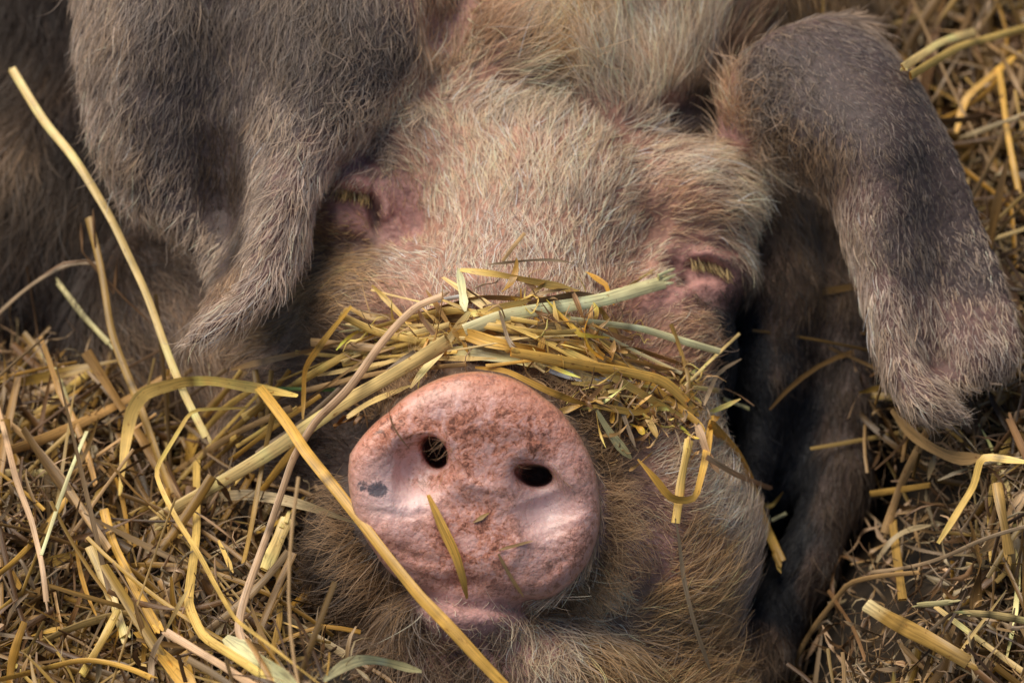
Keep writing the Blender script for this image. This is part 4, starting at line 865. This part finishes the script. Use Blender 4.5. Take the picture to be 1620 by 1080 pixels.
# loose, smaller straws
def rand_path(c, length, bend, n, tilt=.25, kink=True):
    a = rng.uniform(0, math.pi); dy = math.sin(a); T_ = np.array([math.cos(a), dy, dy * .95 + rng.normal(0, tilt)])
    T_ /= np.linalg.norm(T_); sd = np.cross(T_, [0, 0, 1.0]); sd /= np.linalg.norm(sd) + 1e-6; u_ = np.cross(sd, T_)
    s = np.linspace(-.5, .5, n)
    P = c + T_ * s[:, None] * length + sd * (rng.normal(0, bend) * length * (s ** 2))[:, None] + u_ * (rng.normal(0, bend * .7) * length * (s ** 2))[:, None]
    if kink and rng.random() < .4:
        k = rng.integers(2, n - 2); dv_ = (sd * rng.normal(0, .6) + u_ * rng.normal(0, .35)); P[k:] += dv_ * (np.linalg.norm(P[k:] - P[k], axis=1))[:, None]
    return P
def curly(c, length, n, amp):
    ph = rng.uniform(0, 6, 3); s = np.linspace(0, 1, n); v = rng.normal(0, 1, 3); v[2] *= .5; v /= np.linalg.norm(v)
    return c + v * (s[:, None] - .5) * length + amp * np.stack([np.sin(s * rng.uniform(3, 11) + p) for p in ph], 1)
PAL = ['gold', 'yel', 'tan', 'tan', 'ochre', 'dry', 'tan', 'brown', 'brown', 'ochre', 'brown', 'pale']
def pick(shading=0.0):  # darkens the straw colour to paint dimmer light on the bedding
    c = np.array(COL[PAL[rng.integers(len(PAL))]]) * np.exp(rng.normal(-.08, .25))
    return c * (1 - .5 * shading) * (1.04, .95, .72) if rng.random() < .8 else c
def region_weight(px, py):
    d = bed_depth(px, py)
    hollow = np.exp(-(((px - 1350) / 95) ** 2 + ((py - 780) / 170) ** 2)) + .6 * np.exp(-(((px - 470) / 60) ** 2 + ((py - 900) / 100) ** 2))
    return 1 - np.clip(hollow, 0, .9)
spots = []
while len(spots) < 3900:
    px_, py_ = rng.uniform(-180, 1820), rng.uniform(-120, 1240)
    if rng.random() > region_weight(px_, py_) or (px_ < 540 and py_ < 590): continue
    dz = float(bed_depth(px_, py_))
    spots.append((px_, py_, dz))
vis_spots = []; parts, cs = [], []
cand = []
for (px_, py_, dz) in spots:
    pd = pig_depth(px_, py_)
    free = pd is None or pd > dz + 10
    cand.append(free)
n_ind = 0
groups = {'left': ('loose straws of the bedding heap left of the snout', 'loose straw lying in the bedding heap left of the snout', 0),
          'right': ('loose straws of the bedding below the right ear', 'loose straw lying in the dim bedding below the right ear', 0),
          'top': ('loose straws of the bedding behind the right ear', 'blurred loose straw in the bedding behind the right ear', 0)}
for (px_, py_, dz), free in zip(spots, cand):
    deep = rng.random()
    big = free and n_ind < 170 and deep < .12 and 0 < px_ < 1620 and 0 < py_ < 1080
    Ln = rng.uniform(130, 520) if deep < .75 else rng.uniform(40, 140); wd = rng.choice([rng.uniform(3, 8), rng.uniform(3, 8), rng.uniform(8, 17)]) * (1.15 if big else 1)
    n_ = 12
    cc = W(px_, py_, dz - (rng.uniform(20, 80) if big else rng.choice([rng.uniform(-55, -5), rng.uniform(-20, 80)])))
    if big: Ln = max(Ln, 180)
    P = rand_path(cc, Ln, .35, n_)
    if free:                                        # nothing of the bedding lies over the pig
        over = False
        for k_ in range(0, 12, 2):
            qx, qy = PX(P[k_]); pd = pig_depth(qx, qy)
            if pd is not None and P[k_, 2] < pd and qx > 480: over = True
        if over: continue
    if rng.random() < .6: b = blade(P, wd, flat=.34, twist=.5)
    else: b = blade(P, wd * 1.2, flat=.12, twist=1.0, fold=.25, taper=(.4, .2), wvar=.2)
    col_ = tint(pick((.86 + .45 * (px_ > 1000) * (py_ > 620)) * (0 if big and px_ < 1000 else 1)), n_)  # lower right bedding painted darker still, for its shade
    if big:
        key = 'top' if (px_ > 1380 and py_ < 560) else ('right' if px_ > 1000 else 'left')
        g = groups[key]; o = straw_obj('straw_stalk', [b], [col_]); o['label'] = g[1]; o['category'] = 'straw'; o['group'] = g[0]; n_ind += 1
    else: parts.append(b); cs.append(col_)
for _ in range(7400):                                             # crumpled leaf shreds and roots
    px_, py_ = rng.uniform(-100, 1720), rng.uniform(-60, 1160)
    if rng.random() > region_weight(px_, py_): continue
    dz = float(bed_depth(px_, py_)); cc = W(px_, py_, dz - rng.uniform(-30, 60))
    P = curly(cc, rng.uniform(40, 190), 12, rng.uniform(3, 15))
    parts.append(blade(P, rng.choice([rng.uniform(1.5, 3.5), rng.uniform(3, 9)]), flat=.15, twist=2.2, fold=.3, taper=(.3, .2), wvar=.3)); cs.append(tint(np.array(COL[['brown', 'dry', 'tan', 'pink', 'grey'][rng.integers(5)]]) * rng.uniform(.6, 1.1), 12, nodes=False))
o = straw_obj('straw_bedding', parts, cs); o['kind'] = 'stuff'; o['label'] = 'tangled golden straw bedding heaped round the lying pig'; o['category'] = 'straw bedding'

# small fragments tangled in the clump on the snout
frag = 0
for (cx_, cy_, sx_, sy_, n_f, l0, l1) in ((1010, 625, 75, 32, 90, 30, 110), (1080, 640, 34, 40, 50, 24, 80), (900, 535, 80, 28, 55, 40, 120), (840, 480, 80, 24, 26, 30, 90), (640, 545, 75, 30, 34, 60, 170), (985, 700, 36, 36, 18, 20, 60), (560, 660, 24, 20, 8, 20, 60)):
    for _ in range(n_f):
        a, b = rng.normal(cx_, sx_ * .7), rng.normal(cy_, sy_ * .7)
        if np.hypot((a - 752) / 205, (b - 770) / 190) < 1.03: continue
        dz = scene_depth(a, b)
        if dz > 520: continue
        cc = W(a, b, dz - rng.uniform(8, 32)); Ln = rng.uniform(l0, l1)
        thin = rng.random() < .6; n_ = 10
        if thin: P = curly(cc, Ln, n_, rng.uniform(3, 10)); bl = blade(P, rng.uniform(2, 4.5), flat=.4, twist=1.5, taper=(.4, .3)); c_ = np.array(COL[['brown', 'dry', 'tan', 'yel'][rng.integers(4)]]) * 1.3
        else:
            P = rand_path(cc, Ln, .4, n_); P[:, 2] = cc[2] + (P[:, 2] - cc[2]) * .3; bl = blade(P, rng.uniform(5, 11), flat=.14, twist=.9, fold=.25, taper=(.4, .2), wvar=.2); c_ = pick() * 1.45
        o = straw_obj('straw_leaf' if not thin else 'straw_fibre', [bl], [tint(c_, n_, nodes=False)]); frag += 1
        if cx_ > 900: o['label'] = 'small dry scrap of straw tangled at the right end of the clump on the snout'; o['group'] = 'straw scraps at the right end of the clump'
        elif cx_ > 700: o['label'] = 'small dry scrap of straw in the middle of the clump on the snout'; o['group'] = 'straw scraps in the middle of the clump'
        else: o['label'] = 'small dry scrap of straw at the left end of the clump on the snout'; o['group'] = 'straw scraps at the left end of the clump'
        o['category'] = 'straw'
print('INDIVIDUAL', n_ind, 'FRAG', frag, 'HAND', len(STRAWS))
